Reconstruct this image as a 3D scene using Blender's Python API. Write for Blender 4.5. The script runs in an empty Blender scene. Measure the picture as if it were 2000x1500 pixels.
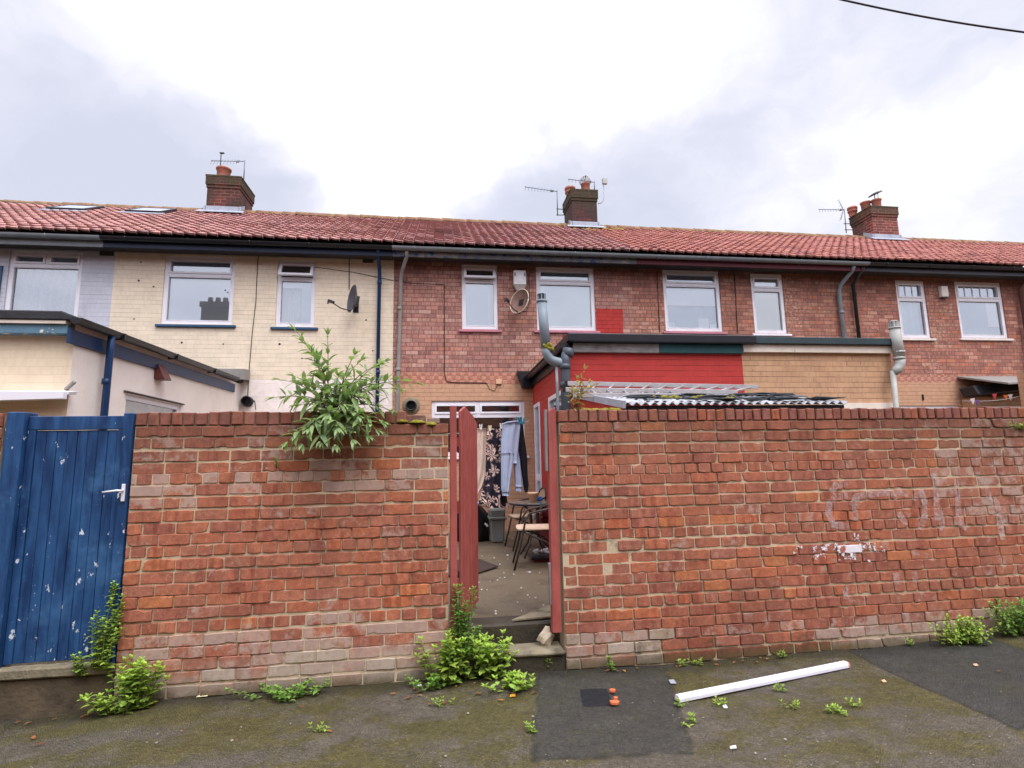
import bpy, bmesh, math, random
from mathutils import Vector, Matrix, noise as mnoise
R = random.Random(7)
scene = bpy.context.scene
COL = scene.collection
rad = math.radians

# ------------------------------------------------------------------ camera
F_PX, PITCH, YAW, ROLL = 1054.6, 0.14215, 0.13675, -0.018823
EYE = Vector((0, 0, 1.55))
fw = Vector((math.sin(YAW)*math.cos(PITCH), math.cos(YAW)*math.cos(PITCH), math.sin(PITCH)))
rt0 = Vector((math.cos(YAW), -math.sin(YAW), 0)); up0 = rt0.cross(fw)
RT = math.cos(ROLL)*rt0 + math.sin(ROLL)*up0
UP = math.cos(ROLL)*up0 - math.sin(ROLL)*rt0
cam = bpy.data.objects.new('camera', bpy.data.cameras.new('camera')); COL.objects.link(cam)
M = Matrix(((RT.x, UP.x, -fw.x, EYE.x), (RT.y, UP.y, -fw.y, EYE.y), (RT.z, UP.z, -fw.z, EYE.z), (0, 0, 0, 1)))
cam.matrix_world = M
cam.data.sensor_width = 36; cam.data.lens = F_PX/2000*36
cam.data.clip_start = .05; cam.data.clip_end = 3000
scene.camera = cam

def ray(px, py):
    return fw + ((px-1000)/F_PX)*RT - ((py-750)/F_PX)*UP
def at(px, py, Y=None, X=None, Z=None):
    """point of the surveyed plane Y, X or Z seen at a photograph pixel"""
    d = ray(px, py)
    t = (Y-EYE.y)/d.y if Y is not None else (X-EYE.x)/d.x if X is not None else (Z-EYE.z)/d.z
    return EYE + d*t

# ------------------------------------------------------------------ node helpers
def lin(c): return c/12.92 if c <= .04045 else ((c+.055)/1.055)**2.4
def C(r, g, b, k=1.0): return (lin(r/255)*k, lin(g/255)*k, lin(b/255)*k, 1)

class N:
    def __init__(s, name):
        s.m = bpy.data.materials.new(name); s.m.use_nodes = True
        s.t = s.m.node_tree; s.t.nodes.clear()
        s.out = s.t.nodes.new('ShaderNodeOutputMaterial')
    def new(s, typ, **kw):
        n = s.t.nodes.new('ShaderNode'+typ)
        for k, v in kw.items(): setattr(n, k, v)
        return n
    def put(s, sock, v):
        if isinstance(v, bpy.types.NodeSocket): s.t.links.new(v, sock)
        elif v is not None:
            try: sock.default_value = v
            except Exception: sock.default_value = v[:3]
    def math(s, op, a, b=None, c=None, clamp=False):
        n = s.new('Math', operation=op, use_clamp=clamp)
        for i, v in enumerate((a, b, c)): s.put(n.inputs[i], v)
        return n.outputs[0]
    def vmath(s, op, a, b=None):
        n = s.new('VectorMath', operation=op); s.put(n.inputs[0], a); s.put(n.inputs[1], b)
        return n.outputs['Value'] if op in ('DOT_PRODUCT', 'LENGTH', 'DISTANCE') else n.outputs[0]
    def mix(s, f, a, b, bt='MIX'):
        n = s.new('Mix', data_type='RGBA', blend_type=bt)
        s.put(n.inputs[0], f); s.put(n.inputs[6], a); s.put(n.inputs[7], b); return n.outputs[2]
    def noise(s, vec, scale, detail=4, rough=.55, dim='3D', col=False, dist=0):
        n = s.new('TexNoise', noise_dimensions=dim); s.put(n.inputs['Vector'], vec)
        n.inputs['Scale'].default_value = scale; n.inputs['Detail'].default_value = detail
        n.inputs['Roughness'].default_value = rough; n.inputs['Distortion'].default_value = dist
        return n.outputs['Color' if col else 0]
    def ramp(s, f, stops, interp='LINEAR'):
        n = s.new('ValToRGB'); n.color_ramp.interpolation = interp
        e = n.color_ramp.elements
        while len(e) < len(stops): e.new(.5)
        for i, (p, c) in enumerate(stops):
            e[i].position = p; e[i].color = c if not isinstance(c, (int, float)) else (c, c, c, 1)
        s.put(n.inputs[0], f); return n.outputs[0]
    def sm(s, v, a, b):
        n = s.new('MapRange', interpolation_type='SMOOTHSTEP'); s.put(n.inputs[0], v)
        n.inputs[1].default_value = a; n.inputs[2].default_value = b; return n.outputs[0]
    def sep(s, v):
        n = s.new('SeparateXYZ'); s.put(n.inputs[0], v); return n.outputs
    def comb(s, x, y, z):
        n = s.new('CombineXYZ')
        for i, v in enumerate((x, y, z)): s.put(n.inputs[i], v)
        return n.outputs[0]
    def pos(s): return s.new('NewGeometry').outputs['Position']
    def nor(s): return s.new('NewGeometry').outputs['Normal']
    def obj(s): return s.new('TexCoord').outputs['Object']
    def attr(s, name): return s.new('Attribute', attribute_name=name).outputs['Color']
    def bump(s, h, strength=.5, dist=.01, n=None):
        b = s.new('Bump'); b.inputs['Strength'].default_value = strength; b.inputs['Distance'].default_value = dist
        s.put(b.inputs['Height'], h)
        if n is not None: s.put(b.inputs['Normal'], n)
        return b.outputs[0]
    def bsdf(s, col, rough=.7, normal=None, metal=0, spec=.3, **kw):
        p = s.new('BsdfPrincipled'); s.put(p.inputs['Base Color'], col); s.put(p.inputs['Roughness'], rough)
        s.put(p.inputs['Metallic'], metal); p.inputs['Specular IOR Level'].default_value = spec
        if normal is not None: s.put(p.inputs['Normal'], normal)
        for k, v in kw.items(): s.put(p.inputs[k], v)
        s.t.links.new(p.outputs[0], s.out.inputs[0]); return p

def paint(name, col, rough=.5, var=.18, scale=6, bump=.15, bscale=40, metal=0, spec=.35, dirt=None, dirt_amt=.5, flake=None, flake_at=(.62, .66), grain=None):
    """weathered painted or plain surface: blotchy tone, fine bump, dirt and flaked spots"""
    n = N(name); p = n.pos()
    c = n.mix(1.0, col, n.ramp(n.noise(p, scale, 5), [(.3, 1-var), (.7, 1+var*.6)]), 'MULTIPLY')
    if grain:
        v = n.vmath('MULTIPLY', p, grain)
        c = n.mix(.8, c, n.ramp(n.noise(v, 1, 5, .65), [(.3, .66), (.7, 1.15)]), 'MULTIPLY')
    if dirt: c = n.mix(n.math('MULTIPLY', n.sm(n.noise(p, scale*.7, 6, .65), .5, .72), dirt_amt), c, dirt)
    if flake:
        k = n.sm(n.noise(p, 9, 6, .6), *flake_at)
        c = n.mix(k, c, flake)
    n.bsdf(c, rough, n.bump(n.noise(p, bscale, 5), bump, .01), metal, spec)
    return n.m

# brick courses in world metres, stretcher bond; u runs along X or along Y by the face's own direction
BL, BH = .229, .0787
def brickmat(name, stops, mortar, mort_w=.0055, bump=.6, zones=(), lower=None, band=None, stain=None, rough=.8, mort_mix=1.0, var=.35, vj=1.0, fleck=0.0):
    n = N(name); p = n.pos(); x, y, z = n.sep(p)
    nx = n.math('ABSOLUTE', n.sep(n.nor())[0])
    u = n.math('ADD', n.math('MULTIPLY', x, n.math('LESS_THAN', nx, .5)), n.math('MULTIPLY', y, n.math('GREATER_THAN', nx, .5)))
    wob = n.noise(p, 14, 2)
    zz = n.math('ADD', z, n.math('MULTIPLY_ADD', wob, .008, -.004))
    rowf = n.math('DIVIDE', zz, BH); row = n.math('FLOOR', rowf)
    off = n.math('MULTIPLY', n.math('MODULO', row, 2), .5)
    wn0 = n.new('TexWhiteNoise', noise_dimensions='1D'); n.put(wn0.inputs['W'], row)
    off = n.math('ADD', off, n.math('MULTIPLY', wn0.outputs[0], .22))
    uf = n.math('ADD', n.math('DIVIDE', n.math('ADD', u, n.math('MULTIPLY_ADD', wob, .008, 0)), BL), off)
    col = n.math('FLOOR', uf)
    wn = n.new('TexWhiteNoise', noise_dimensions='2D'); n.put(wn.inputs['Vector'], n.comb(col, row, 0))
    r1 = wn.outputs[0]; r3 = n.sep(wn.outputs[1])
    fu = n.math('FRACT', uf); fv = n.math('FRACT', rowf)
    du = n.math('MULTIPLY', n.math('SUBTRACT', .5, n.math('ABSOLUTE', n.math('SUBTRACT', fu, .5))), BL)
    dv = n.math('MULTIPLY', n.math('SUBTRACT', .5, n.math('ABSOLUTE', n.math('SUBTRACT', fv, .5))), BH)
    if vj < 1: du = n.math('ADD', du, n.math('MULTIPLY', n.sm(n.noise(p, 2.1, 4, .7), vj*.6+.15, vj*.6+.3), .05))
    d = n.math('MINIMUM', du, dv)
    if vj < 1: d = n.math('ADD', d, n.math('MULTIPLY', n.sm(n.noise(n.vmath('MULTIPLY', p, (1.4, 1.4, 9)), 1.5, 5, .75), .44, .62), .004))
    face = n.sm(d, mort_w*.55, mort_w*1.5)
    if len(stops) > 2:
        mu = [sum(q[1][i] for q in stops)/len(stops) for i in range(3)]; stops = [(q[0], tuple(q[1][i]*.62+mu[i]*.38 for i in range(3))+(1,)) for q in stops]
    base = n.ramp(r1, stops, 'CONSTANT' if len(stops) > 1 else 'LINEAR') if len(stops) > 1 else None
    if base is None:
        rgb = n.new('RGB'); rgb.outputs[0].default_value = stops[0][1]; base = rgb.outputs[0]
    tone = n.math('MULTIPLY_ADD', r3[1], var, 1-var*.5)
    tc = n.comb(tone, tone, tone)
    c = n.mix(1, base, tc, 'MULTIPLY')
    # darker fired stripes across some bricks
    st = n.sm(n.noise(n.comb(n.math('MULTIPLY', u, 21), n.math('MULTIPLY', row, 5.3), 0), 1, 1), .53, .57)
    c = n.mix(n.math('MULTIPLY', st, .42*min(1, var*3)), c, n.mix(1, c, (.5, .42, .45, 1), 'MULTIPLY'))
    c = n.mix(.85, c, n.ramp(n.noise(p, 34, 5, .7), [(.25, .72), (.75, 1.25)]), 'MULTIPLY') if var > .2 else n.mix(.5, c, n.ramp(n.noise(p, 5, 5, .7), [(.25, .8), (.75, 1.12)]), 'MULTIPLY')
    if fleck:
        fk = n.sm(n.math('ADD', n.noise(n.vmath('MULTIPLY', p, (1, 1, 1.6)), 13, 6, .72), n.math('MULTIPLY', n.math('SUBTRACT', n.noise(p, .9, 4, .6), .5), .5)), .56, .68)
        c = n.mix(n.math('MULTIPLY', fk, fleck), c, C(206, 172, 150))
        dk = n.sm(n.noise(n.vmath('MULTIPLY', p, (1, 1, 1.9)), 11, 6, .75), .6, .72)
        c = n.mix(n.math('MULTIPLY', dk, fleck*.8), c, C(92, 62, 58))
    mk = n.math('SUBTRACT', 1, face)
    c = n.mix(n.math('MULTIPLY', mk, mort_mix), c, mortar)
    if stain:
        k = n.sm(n.noise(n.vmath('MULTIPLY', p, (1.0, 1.0, .6)), 1.7, 7, .66), stain[1], stain[2])
        c = n.mix(n.math('MULTIPLY', k, stain[3]), c, stain[0])
    if name.startswith('chimney'):
        so = n.math('ADD', z, n.math('MULTIPLY_ADD', n.noise(p, 4.5, 6, .75), 1.1, -.55)); c = n.mix(n.math('MULTIPLY', n.sm(so, 7.9, 8.5), .75), c, n.mix(n.noise(p, 9, 4), C(48, 42, 34), C(70, 70, 42)))
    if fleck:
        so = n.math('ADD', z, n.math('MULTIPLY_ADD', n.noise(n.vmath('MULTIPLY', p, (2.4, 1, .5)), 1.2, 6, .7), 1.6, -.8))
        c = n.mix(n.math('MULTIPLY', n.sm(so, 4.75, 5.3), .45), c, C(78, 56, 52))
    if lower:      # painted or re-faced band below a height
        k = n.math('LESS_THAN', n.math('ADD', z, n.math('MULTIPLY_ADD', n.noise(p, 3, 3), .03, -.015)), lower[0])
        c = n.mix(k, c, n.mix(n.math('MULTIPLY', mk, .45), n.mix(1, lower[1], n.ramp(n.noise(p, 9, 4), [(.25, .85), (.75, 1.12)]), 'MULTIPLY'), lower[2]))
    if band:       # decorative two-tone courses
        for (z0, z1, ca, cb, w) in band:
            k = n.math('MULTIPLY', n.math('GREATER_THAN', z, z0), n.math('LESS_THAN', z, z1))
            q = n.math('FRACT', n.math('ADD', n.math('DIVIDE', u, w), n.math('MULTIPLY', n.math('MODULO', row, 2), .5)))
            cc = n.mix(n.math('LESS_THAN', q, .5), ca, cb)
            cc = n.mix(.9, cc, n.ramp(n.noise(p, 22, 4), [(.25, .65), (.75, 1.25)]), 'MULTIPLY')
            c = n.mix(k, c, cc)
    for (x0, x1, z0, z1, zc) in zones:
        e = n.math('MULTIPLY_ADD', n.noise(p, 12, 3), .05, -.025)
        xe = n.math('ADD', x, e); ze = n.math('ADD', z, e)
        k = n.math('MULTIPLY', n.math('MULTIPLY', n.math('GREATER_THAN', xe, x0), n.math('LESS_THAN', xe, x1)),
                   n.math('MULTIPLY', n.math('GREATER_THAN', ze, z0), n.math('LESS_THAN', ze, z1)))
        c = n.mix(k, c, n.mix(n.math('MULTIPLY', mk, .3), n.mix(1, zc, n.ramp(n.noise(p, 7, 4), [(.3, .86), (.7, 1.1)]), 'MULTIPLY'), (.08, .01, .01, 1)))
    h = n.math('ADD', n.math('MULTIPLY', face, 1), n.math('MULTIPLY', n.noise(p, 60, 5, .7), .45))
    n.bsdf(c, rough, n.bump(h, bump, .008), 0, .25)
    return n.m

# ------------------------------------------------------------------ mesh builder
class MB:
    def __init__(s): s.v = []; s.f = []; s.mi = []; s.c = []; s.cur = 0; s.col = (1, 1, 1, 1); s.sm = []; s.smooth = False
    def V(s, p): s.v.append(tuple(p)); return len(s.v)-1
    def F(s, ids):
        s.f.append(tuple(ids)); s.mi.append(s.cur); s.c.append(s.col); s.sm.append(s.smooth)
    def poly(s, pts): s.F([s.V(p) for p in pts])
    def box(s, x0, x1, y0, y1, z0, z1):
        i = [s.V((x, y, z)) for z in (z0, z1) for y in (y0, y1) for x in (x0, x1)]
        for q in ((0, 2, 3, 1), (4, 5, 7, 6), (0, 1, 5, 4), (2, 6, 7, 3), (0, 4, 6, 2), (1, 3, 7, 5)): s.F([i[k] for k in q])
        return s
    def obox(s, c, ax, ay, az):
        """oriented box: centre and three half-axis vectors"""
        c = Vector(c); i = []
        for k in (-1, 1):
            for j in (-1, 1):
                for h in (-1, 1): i.append(s.V(c+h*Vector(ax)+j*Vector(ay)+k*Vector(az)))
        for q in ((0, 2, 3, 1), (4, 5, 7, 6), (0, 1, 5, 4), (2, 6, 7, 3), (0, 4, 6, 2), (1, 3, 7, 5)): s.F([i[k] for k in q])
        return s
    def bar(s, a, b, w, h, up=(0, 0, 1)):
        a, b = Vector(a), Vector(b); d = (b-a).normalized(); sd = d.cross(Vector(up))
        if sd.length < 1e-4: sd = d.cross(Vector((0, 1, 0)))
        sd.normalize(); u = sd.cross(d)
        return s.obox((a+b)/2, (b-a)/2, sd*w/2, u*h/2)
    def tube(s, pts, r, n=8, cap=True):
        pts = [Vector(p) for p in pts]; L = len(pts); rings = []
        rr = r if isinstance(r, (list, tuple)) else [r]*L
        prev = None
        for i, p in enumerate(pts):
            d = (pts[min(i+1, L-1)]-pts[max(i-1, 0)]).normalized()
            if prev is None:
                a = d.cross(Vector((0, 0, 1)))
                if a.length < .05: a = d.cross(Vector((0, 1, 0)))
            else: a = prev-d*prev.dot(d)
            a.normalize(); prev = a; b = d.cross(a)
            rings.append([s.V(p+rr[i]*(math.cos(t)*a+math.sin(t)*b)) for t in [2*math.pi*k/n for k in range(n)]])
        o = s.smooth; s.smooth = True
        for i in range(L-1):
            for k in range(n): s.F([rings[i][k], rings[i][(k+1) % n], rings[i+1][(k+1) % n], rings[i+1][k]])
        s.smooth = o
        if cap: s.F(rings[0][::-1]); s.F(rings[-1])
        return s
    def lathe(s, c, prof, n=20, axis=(0, 0, 1), cap=True):
        c = Vector(c); az = Vector(axis).normalized(); ax = az.cross(Vector((0, 1, 0)))
        if ax.length < .05: ax = az.cross(Vector((1, 0, 0)))
        ax.normalize(); ay = az.cross(ax); rings = []
        for (r, h) in prof:
            rings.append([s.V(c+az*h+r*(math.cos(2*math.pi*k/n)*ax+math.sin(2*math.pi*k/n)*ay)) for k in range(n)])
        o = s.smooth; s.smooth = True
        for i in range(len(rings)-1):
            for k in range(n): s.F([rings[i][k], rings[i][(k+1) % n], rings[i+1][(k+1) % n], rings[i+1][k]])
        s.smooth = o
        if cap: s.F(rings[0][::-1]); s.F(rings[-1])
        return s
    def prism(s, pts, ext):
        e = Vector(ext); n = len(pts)
        a = [s.V(p) for p in pts]; b = [s.V(Vector(p)+e) for p in pts]
        s.F(a[::-1]); s.F(b)
        for i in range(n): s.F([a[i], a[(i+1) % n], b[(i+1) % n], b[i]])
        return s
    def build(s, name, mats, parent=None, bevel=0, fixn=True, loc=None):
        me = bpy.data.meshes.new(name)
        off = Vector(loc) if loc else Vector((0, 0, 0))
        me.from_pydata([tuple(Vector(p)-off) for p in s.v] if loc else s.v, [], s.f)
        if not isinstance(mats, (list, tuple)): mats = [mats]
        for m in mats: me.materials.append(m)
        me.polygons.foreach_set('material_index', s.mi)
        me.polygons.foreach_set('use_smooth', s.sm)
        if any(c != (1, 1, 1, 1) for c in s.c):
            a = me.attributes.new('col', 'FLOAT_COLOR', 'FACE')
            flat = []
            for c in s.c: flat += list(c)
            a.data.foreach_set('color', flat)
        if fixn:
            bm = bmesh.new(); bm.from_mesh(me); bmesh.ops.recalc_face_normals(bm, faces=bm.faces); bm.to_mesh(me); bm.free()
        o = bpy.data.objects.new(name, me); COL.objects.link(o)
        if loc: o.location = loc
        if parent is not None:
            o.parent = parent
            bpy.context.view_layer.update() if False else None
            o.matrix_parent_inverse = Matrix.Translation(-world_loc(parent))
        if bevel:
            b = o.modifiers.new('bevel', 'BEVEL'); b.width = bevel; b.segments = 1; b.limit_method = 'ANGLE'
        return o

def world_loc(o):
    """every parent here is only translated, so positions add up"""
    p = Vector(o.location)
    if o.parent is not None: p = p + world_loc(o.parent) + o.matrix_parent_inverse.translation
    return p

def tag(o, label=None, cat=None, group=None, kind=None):
    if label: o['label'] = label
    if cat: o['category'] = cat
    if group: o['group'] = group
    if kind: o['kind'] = kind
    return o
def thing(name, label, cat, loc=(0, 0, 0), group=None):
    o = bpy.data.objects.new(name, None); COL.objects.link(o); o.location = loc; o.empty_display_size = .1
    return tag(o, label, cat, group)

# ------------------------------------------------------------------ materials
RED_BRICK = [(0, C(172, 120, 108)), (.2, C(164, 116, 106)), (.42, C(178, 126, 112)), (.6, C(158, 110, 102)), (.74, C(186, 142, 126)), (.87, C(184, 122, 100)), (.93, C(194, 156, 142))]
TAN = C(194, 152, 122)
zc = at(620, 741, 10).z
zt = at(930, 757, 10).z
m_wall_grey = brickmat('grey_painted_brick', [(0, C(196, 197, 206))], C(140, 140, 156), .004, .5, vj=.3, var=.06, mort_mix=.55, stain=(C(150, 148, 158), .58, .78, .5))
m_wall_cream = brickmat('cream_painted_brick', [(0, C(230, 214, 190))], C(168, 150, 120), .004, .45, vj=.25, var=.07, mort_mix=.55,
                        stain=(C(186, 164, 128), .54, .78, .6), lower=(zc, C(234, 222, 214), C(214, 200, 190)))
rz = [(at(1165, 630, 10).x, at(1217, 630, 10).x, at(1190, 657, 10).z, at(1190, 603, 10).z, C(178, 58, 52)),
      (at(1100, 660, 10).x, at(1218, 660, 10).x, at(1160, 760, 10).z, at(1160, 655, 10).z, C(178, 58, 52))]
bnd = [(at(930, 749, 10).z-.004, at(930, 728, 10).z, C(194, 142, 118), C(178, 116, 98), .16)]
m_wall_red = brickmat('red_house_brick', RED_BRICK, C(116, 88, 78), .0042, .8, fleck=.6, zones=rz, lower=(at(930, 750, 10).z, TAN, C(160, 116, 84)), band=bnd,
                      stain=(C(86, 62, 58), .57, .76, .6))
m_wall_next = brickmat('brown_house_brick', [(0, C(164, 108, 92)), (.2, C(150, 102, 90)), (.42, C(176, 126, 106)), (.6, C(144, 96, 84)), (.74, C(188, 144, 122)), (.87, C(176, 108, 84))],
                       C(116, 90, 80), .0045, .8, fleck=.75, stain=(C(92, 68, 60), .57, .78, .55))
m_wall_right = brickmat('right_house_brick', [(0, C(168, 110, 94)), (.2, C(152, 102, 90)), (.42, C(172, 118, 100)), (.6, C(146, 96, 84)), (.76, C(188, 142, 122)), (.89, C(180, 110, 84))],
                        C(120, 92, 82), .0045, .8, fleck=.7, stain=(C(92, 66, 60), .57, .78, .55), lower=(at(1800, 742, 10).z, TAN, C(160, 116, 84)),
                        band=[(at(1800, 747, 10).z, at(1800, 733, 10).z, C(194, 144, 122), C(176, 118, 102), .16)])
m_ext_red = brickmat('red_painted_brick', [(0, C(180, 58, 52))], C(118, 32, 30), .004, .6, vj=.25, var=.07, mort_mix=.7, stain=(C(150, 44, 40), .6, .8, .5), rough=.6)
m_ext_tan = brickmat('tan_painted_brick', [(0, C(194, 154, 120))], C(132, 98, 70), .0042, .8, vj=.45, var=.14, mort_mix=.7, stain=(C(164, 118, 76), .52, .75, .55))
m_ext_cream = brickmat('cream_extension_front', [(0, C(226, 208, 180))], C(196, 178, 150), .003, .3, vj=.2, var=.05, mort_mix=.4)
m_ext_pale = paint('pale_render', C(238, 226, 216), .8, .07, 3, .25, 30, dirt=C(206, 190, 160), dirt_amt=.35)
m_chim = [brickmat('chimney_brick_%s' % w, st, mo, .005, .8, stain=(C(*sc_), a_, a_+.2, .8)) for w, st, mo, sc_, a_ in (
    ('sooty', [(0, C(88, 48, 46)), (.4, C(106, 54, 50)), (.75, C(74, 44, 44)), (.9, C(120, 60, 52))], C(150, 110, 100), (58, 48, 38), .40),
    ('dark', [(0, C(92, 50, 48)), (.4, C(108, 56, 52)), (.8, C(78, 46, 46))], C(104, 72, 66), (56, 46, 42), .36),
    ('plain', [(0, C(126, 64, 56)), (.4, C(104, 56, 54)), (.7, C(148, 78, 62)), (.88, C(92, 50, 50))], C(178, 140, 126), (74, 58, 52), .46))]
m_moss_cap = paint('mossy_mortar', C(74, 68, 50), .95, .5, 14, .8, 30, dirt=C(70, 80, 34), dirt_amt=.8)
m_pot = paint('terracotta', C(164, 102, 84), .8, .22, 9, .3, dirt=C(110, 76, 64), dirt_amt=.6)
m_lead = paint('lead_flashing', C(160, 165, 176), .55, .2, 8, .3)
m_white = paint('white_upvc', C(232, 230, 236), .3, .04, 4, .03, 20, dirt=C(196, 190, 186), dirt_amt=.35)
m_white_old = paint('old_white_paint', C(228, 220, 212), .6, .1, 6, .3, 30, dirt=C(150, 140, 130), dirt_amt=.5)
m_navy = paint('navy_gloss', C(28, 58, 98), .4, .15, 5, .1, 30)
m_navy_dark = paint('dark_navy_fascia', C(22, 36, 62), .45, .15, 5, .15, 30)
m_sill_blue = paint('blue_sill', C(48, 84, 116), .5, .15)
m_sill_pink = paint('pink_sill', C(190, 122, 136), .6, .15)
m_black = paint('black_plastic', C(38, 38, 42), .35, .2)
m_felt = paint('roofing_felt', C(52, 52, 54), .9, .3, 12, .6, 80)
m_gut_grey = paint('grey_gutter', C(128, 134, 138), .45, .15, 7, .1)
m_gut_dark = paint('dark_gutter', C(40, 42, 50), .4, .2)
m_pipe_grey = paint('grey_pipe', C(126, 138, 146), .45, .14, 7, .1, dirt=C(104, 110, 96), dirt_amt=.5)
m_pipe_pale = paint('pale_grey_pipe', C(168, 168, 162), .5, .14, 7, .1, dirt=C(120, 120, 100), dirt_amt=.4)
m_pipe_old = paint('old_grey_pipe', C(142, 138, 132), .6, .15, 7, .15)
m_fas_peel = paint('peeling_fascia', C(96, 96, 100), .8, .3, 7, .4, 40, dirt=C(150, 140, 130), dirt_amt=.7, flake=C(38, 66, 110), flake_at=(.57, .6))
m_fas_maroon = paint('maroon_fascia', C(92, 32, 44), .55, .2)
m_fas_grey = paint('bare_grey_wood', C(142, 138, 134), .9, .25, 7, .5, 40, dirt=C(90, 88, 86), dirt_amt=.7, grain=(6, 6, 60))
m_fas_green = paint('green_fascia', C(30, 74, 78), .55, .2, 6, .2, 30, flake=C(140, 138, 130), flake_at=(.66, .69))
m_fas_teal = paint('faded_teal_fascia', C(94, 128, 148), .6, .15, 6, .2, 30, flake=C(226, 216, 200), flake_at=(.63, .66))
m_fas_white = paint('flaking_white_fascia', C(226, 214, 200), .7, .1, 6, .25, 30, flake=C(120, 108, 96), flake_at=(.66, .7))
m_trim_green = paint('dark_green_trim', C(46, 62, 66), .5, .2)
m_trim_blk = paint('black_roof_trim', C(32, 33, 38), .35, .15)
m_soffit = paint('soffit', C(70, 66, 66), .8, .2)
m_dark = paint('room_dark', C(60, 60, 62), .9, .1)
m_interior = paint('room_plaster', C(150, 150, 150), .9, .08)
m_cable = paint('black_cable', C(34, 32, 34), .6, .1)
m_alu = paint('dull_aluminium', C(172, 168, 168), .45, .15, 9, .1, metal=.35)
m_metal = paint('aerial_metal', C(120, 122, 132), .5, .1, metal=.4)
m_dish_dark = paint('dark_dish', C(84, 82, 90), .5, .15)
m_dish_rust = paint('rusty_dish', C(120, 92, 80), .7, .25, 8, .2, dirt=C(96, 62, 46), dirt_amt=.8)
m_dish_rim = paint('pale_dish_rim', C(206, 190, 166), .6, .15)
m_box_white = paint('white_box', C(228, 226, 226), .4, .05)
m_box_tint = paint('grey_box_base', C(150, 138, 130), .5, .1)
m_rock = paint('pale_rock', C(190, 176, 152), .9, .2, 14, .8, 40)
m_conc = paint('old_concrete', C(132, 122, 100), .85, .3, 8, .7, 60, dirt=C(52, 48, 38), dirt_amt=.8)
m_conc_dark = paint('wet_dark_concrete', C(64, 57, 46), .7, .35, 8, .8, 40, dirt=C(58, 56, 32), dirt_amt=.6)
m_conc_soil = paint('soily_footing', C(92, 80, 62), .9, .4, 6, .9, 30, dirt=C(50, 44, 34), dirt_amt=.8)
m_timber_red = paint('red_timber', C(166, 84, 76), .65, .16, 6, .25, 30, dirt=C(140, 62, 56), dirt_amt=.5, grain=(26, 26, 1.5))
m_timber_grey = paint('bare_timber', C(140, 128, 126), .85, .2, 8, .4, grain=(26, 26, 1.5))
m_blue = None
m_shed_sheet = paint('corrugated_sheet', C(178, 180, 184), .75, .22, 6, .5, 40, dirt=C(70, 70, 70), dirt_amt=.9)
m_slate_scrap = paint('torn_felt', C(82, 86, 88), .85, .3, 10, .8, 30, dirt=C(128, 132, 134), dirt_amt=.6)
m_white_pvc = paint('white_pvc', C(236, 234, 246), .3, .05, 3, .05, dirt=C(176, 170, 162), dirt_amt=.5)
m_orange = paint('orange_brick_chip', C(216, 112, 72), .9, .15)
m_tan_wicker = paint('tan_wicker', C(196, 168, 142), .8, .15, 30, .5, 90)
m_tan_pot = paint('sandy_pot', C(212, 172, 138), .8, .12, 9, .3)
m_bronze = paint('bronze_tube', C(62, 56, 54), .3, .15, metal=.3)
m_bag = paint('black_bag', C(22, 22, 26), .4, .2, 6, .6, 12)
m_crate = paint('grey_tub', C(122, 126, 122), .55, .12)
m_bluething = paint('blue_plastic', C(40, 84, 150), .4, .1)
m_peg = paint('teal_peg', C(60, 130, 150), .4, .1)
m_redbag = paint('maroon_sack', C(122, 48, 52), .7, .2, 9, .4)
m_mat = paint('doormat', C(62, 46, 42), .95, .3, 30, .8, 90)
m_cl_blue = paint('pale_blue_jersey', C(176, 188, 214), .95, .08, 8, .3, 60)
m_cl_beige = paint('beige_cloth', C(216, 192, 176), .95, .07, 8, .3, 60)
m_cl_black = paint('black_cloth', C(40, 40, 48), .95, .25, 10, .3, 60)
m_line = paint('washing_line', C(200, 200, 196), .5, .05)

def floral():
    n = N('floral_fabric'); p = n.pos()
    v = n.new('TexVoronoi', feature='F1'); wp = n.vmath('ADD', n.vmath('MULTIPLY', p, (1, .3, 1)), n.vmath('MULTIPLY', n.noise(p, 7, 2, col=True), (.14, .0, .2))); n.put(v.inputs['Vector'], wp); v.inputs['Scale'].default_value = 7
    dv = n.vmath('SUBTRACT', wp, v.outputs['Position'])
    s = n.sep(dv); ang = n.math('ARCTAN2', s[2], s[0])
    pet = n.math('SINE', n.math('MULTIPLY_ADD', ang, 7, n.math('MULTIPLY', v.outputs['Color'], 1)))
    k = n.math('MULTIPLY', n.sm(pet, -.3, .1), n.math('MULTIPLY', n.sm(v.outputs['Distance'], .72, .5), n.math('GREATER_THAN', n.sep(v.outputs['Color'])[0], .12)))
    c = n.mix(k, C(38, 36, 48), n.mix(n.noise(p, 14), C(220, 178, 166), C(240, 214, 200)))
    n.bsdf(c, .9, None, 0, .2); return n.m
m_floral = floral()

def bluegate():
    n = N('blue_gate_paint'); p = n.pos()
    v = n.vmath('MULTIPLY', p, (14, 14, 2.2))
    c = n.mix(n.sm(n.noise(v, 1, 6, .65), .32, .72), C(20, 48, 88), C(42, 84, 130))
    c = n.mix(n.sm(n.noise(p, 2.3, 6, .7), .5, .72), c, C(58, 98, 140))
    k = n.sm(n.noise(n.vmath('MULTIPLY', p, (1, 1, .55)), 15, 6, .66), .645, .66)
    c = n.mix(k, c, C(206, 212, 218))
    k2 = n.math('MULTIPLY', n.sm(n.noise(p, 34, 5, .65), .70, .72), 1)
    c = n.mix(k2, c, C(206, 212, 218))
    n.bsdf(c, .5, n.bump(n.math('ADD', n.noise(v, 1, 6, .7), n.math('MULTIPLY', k, -.6)), .35, .006), 0, .35); return n.m
m_blue = bluegate()

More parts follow.
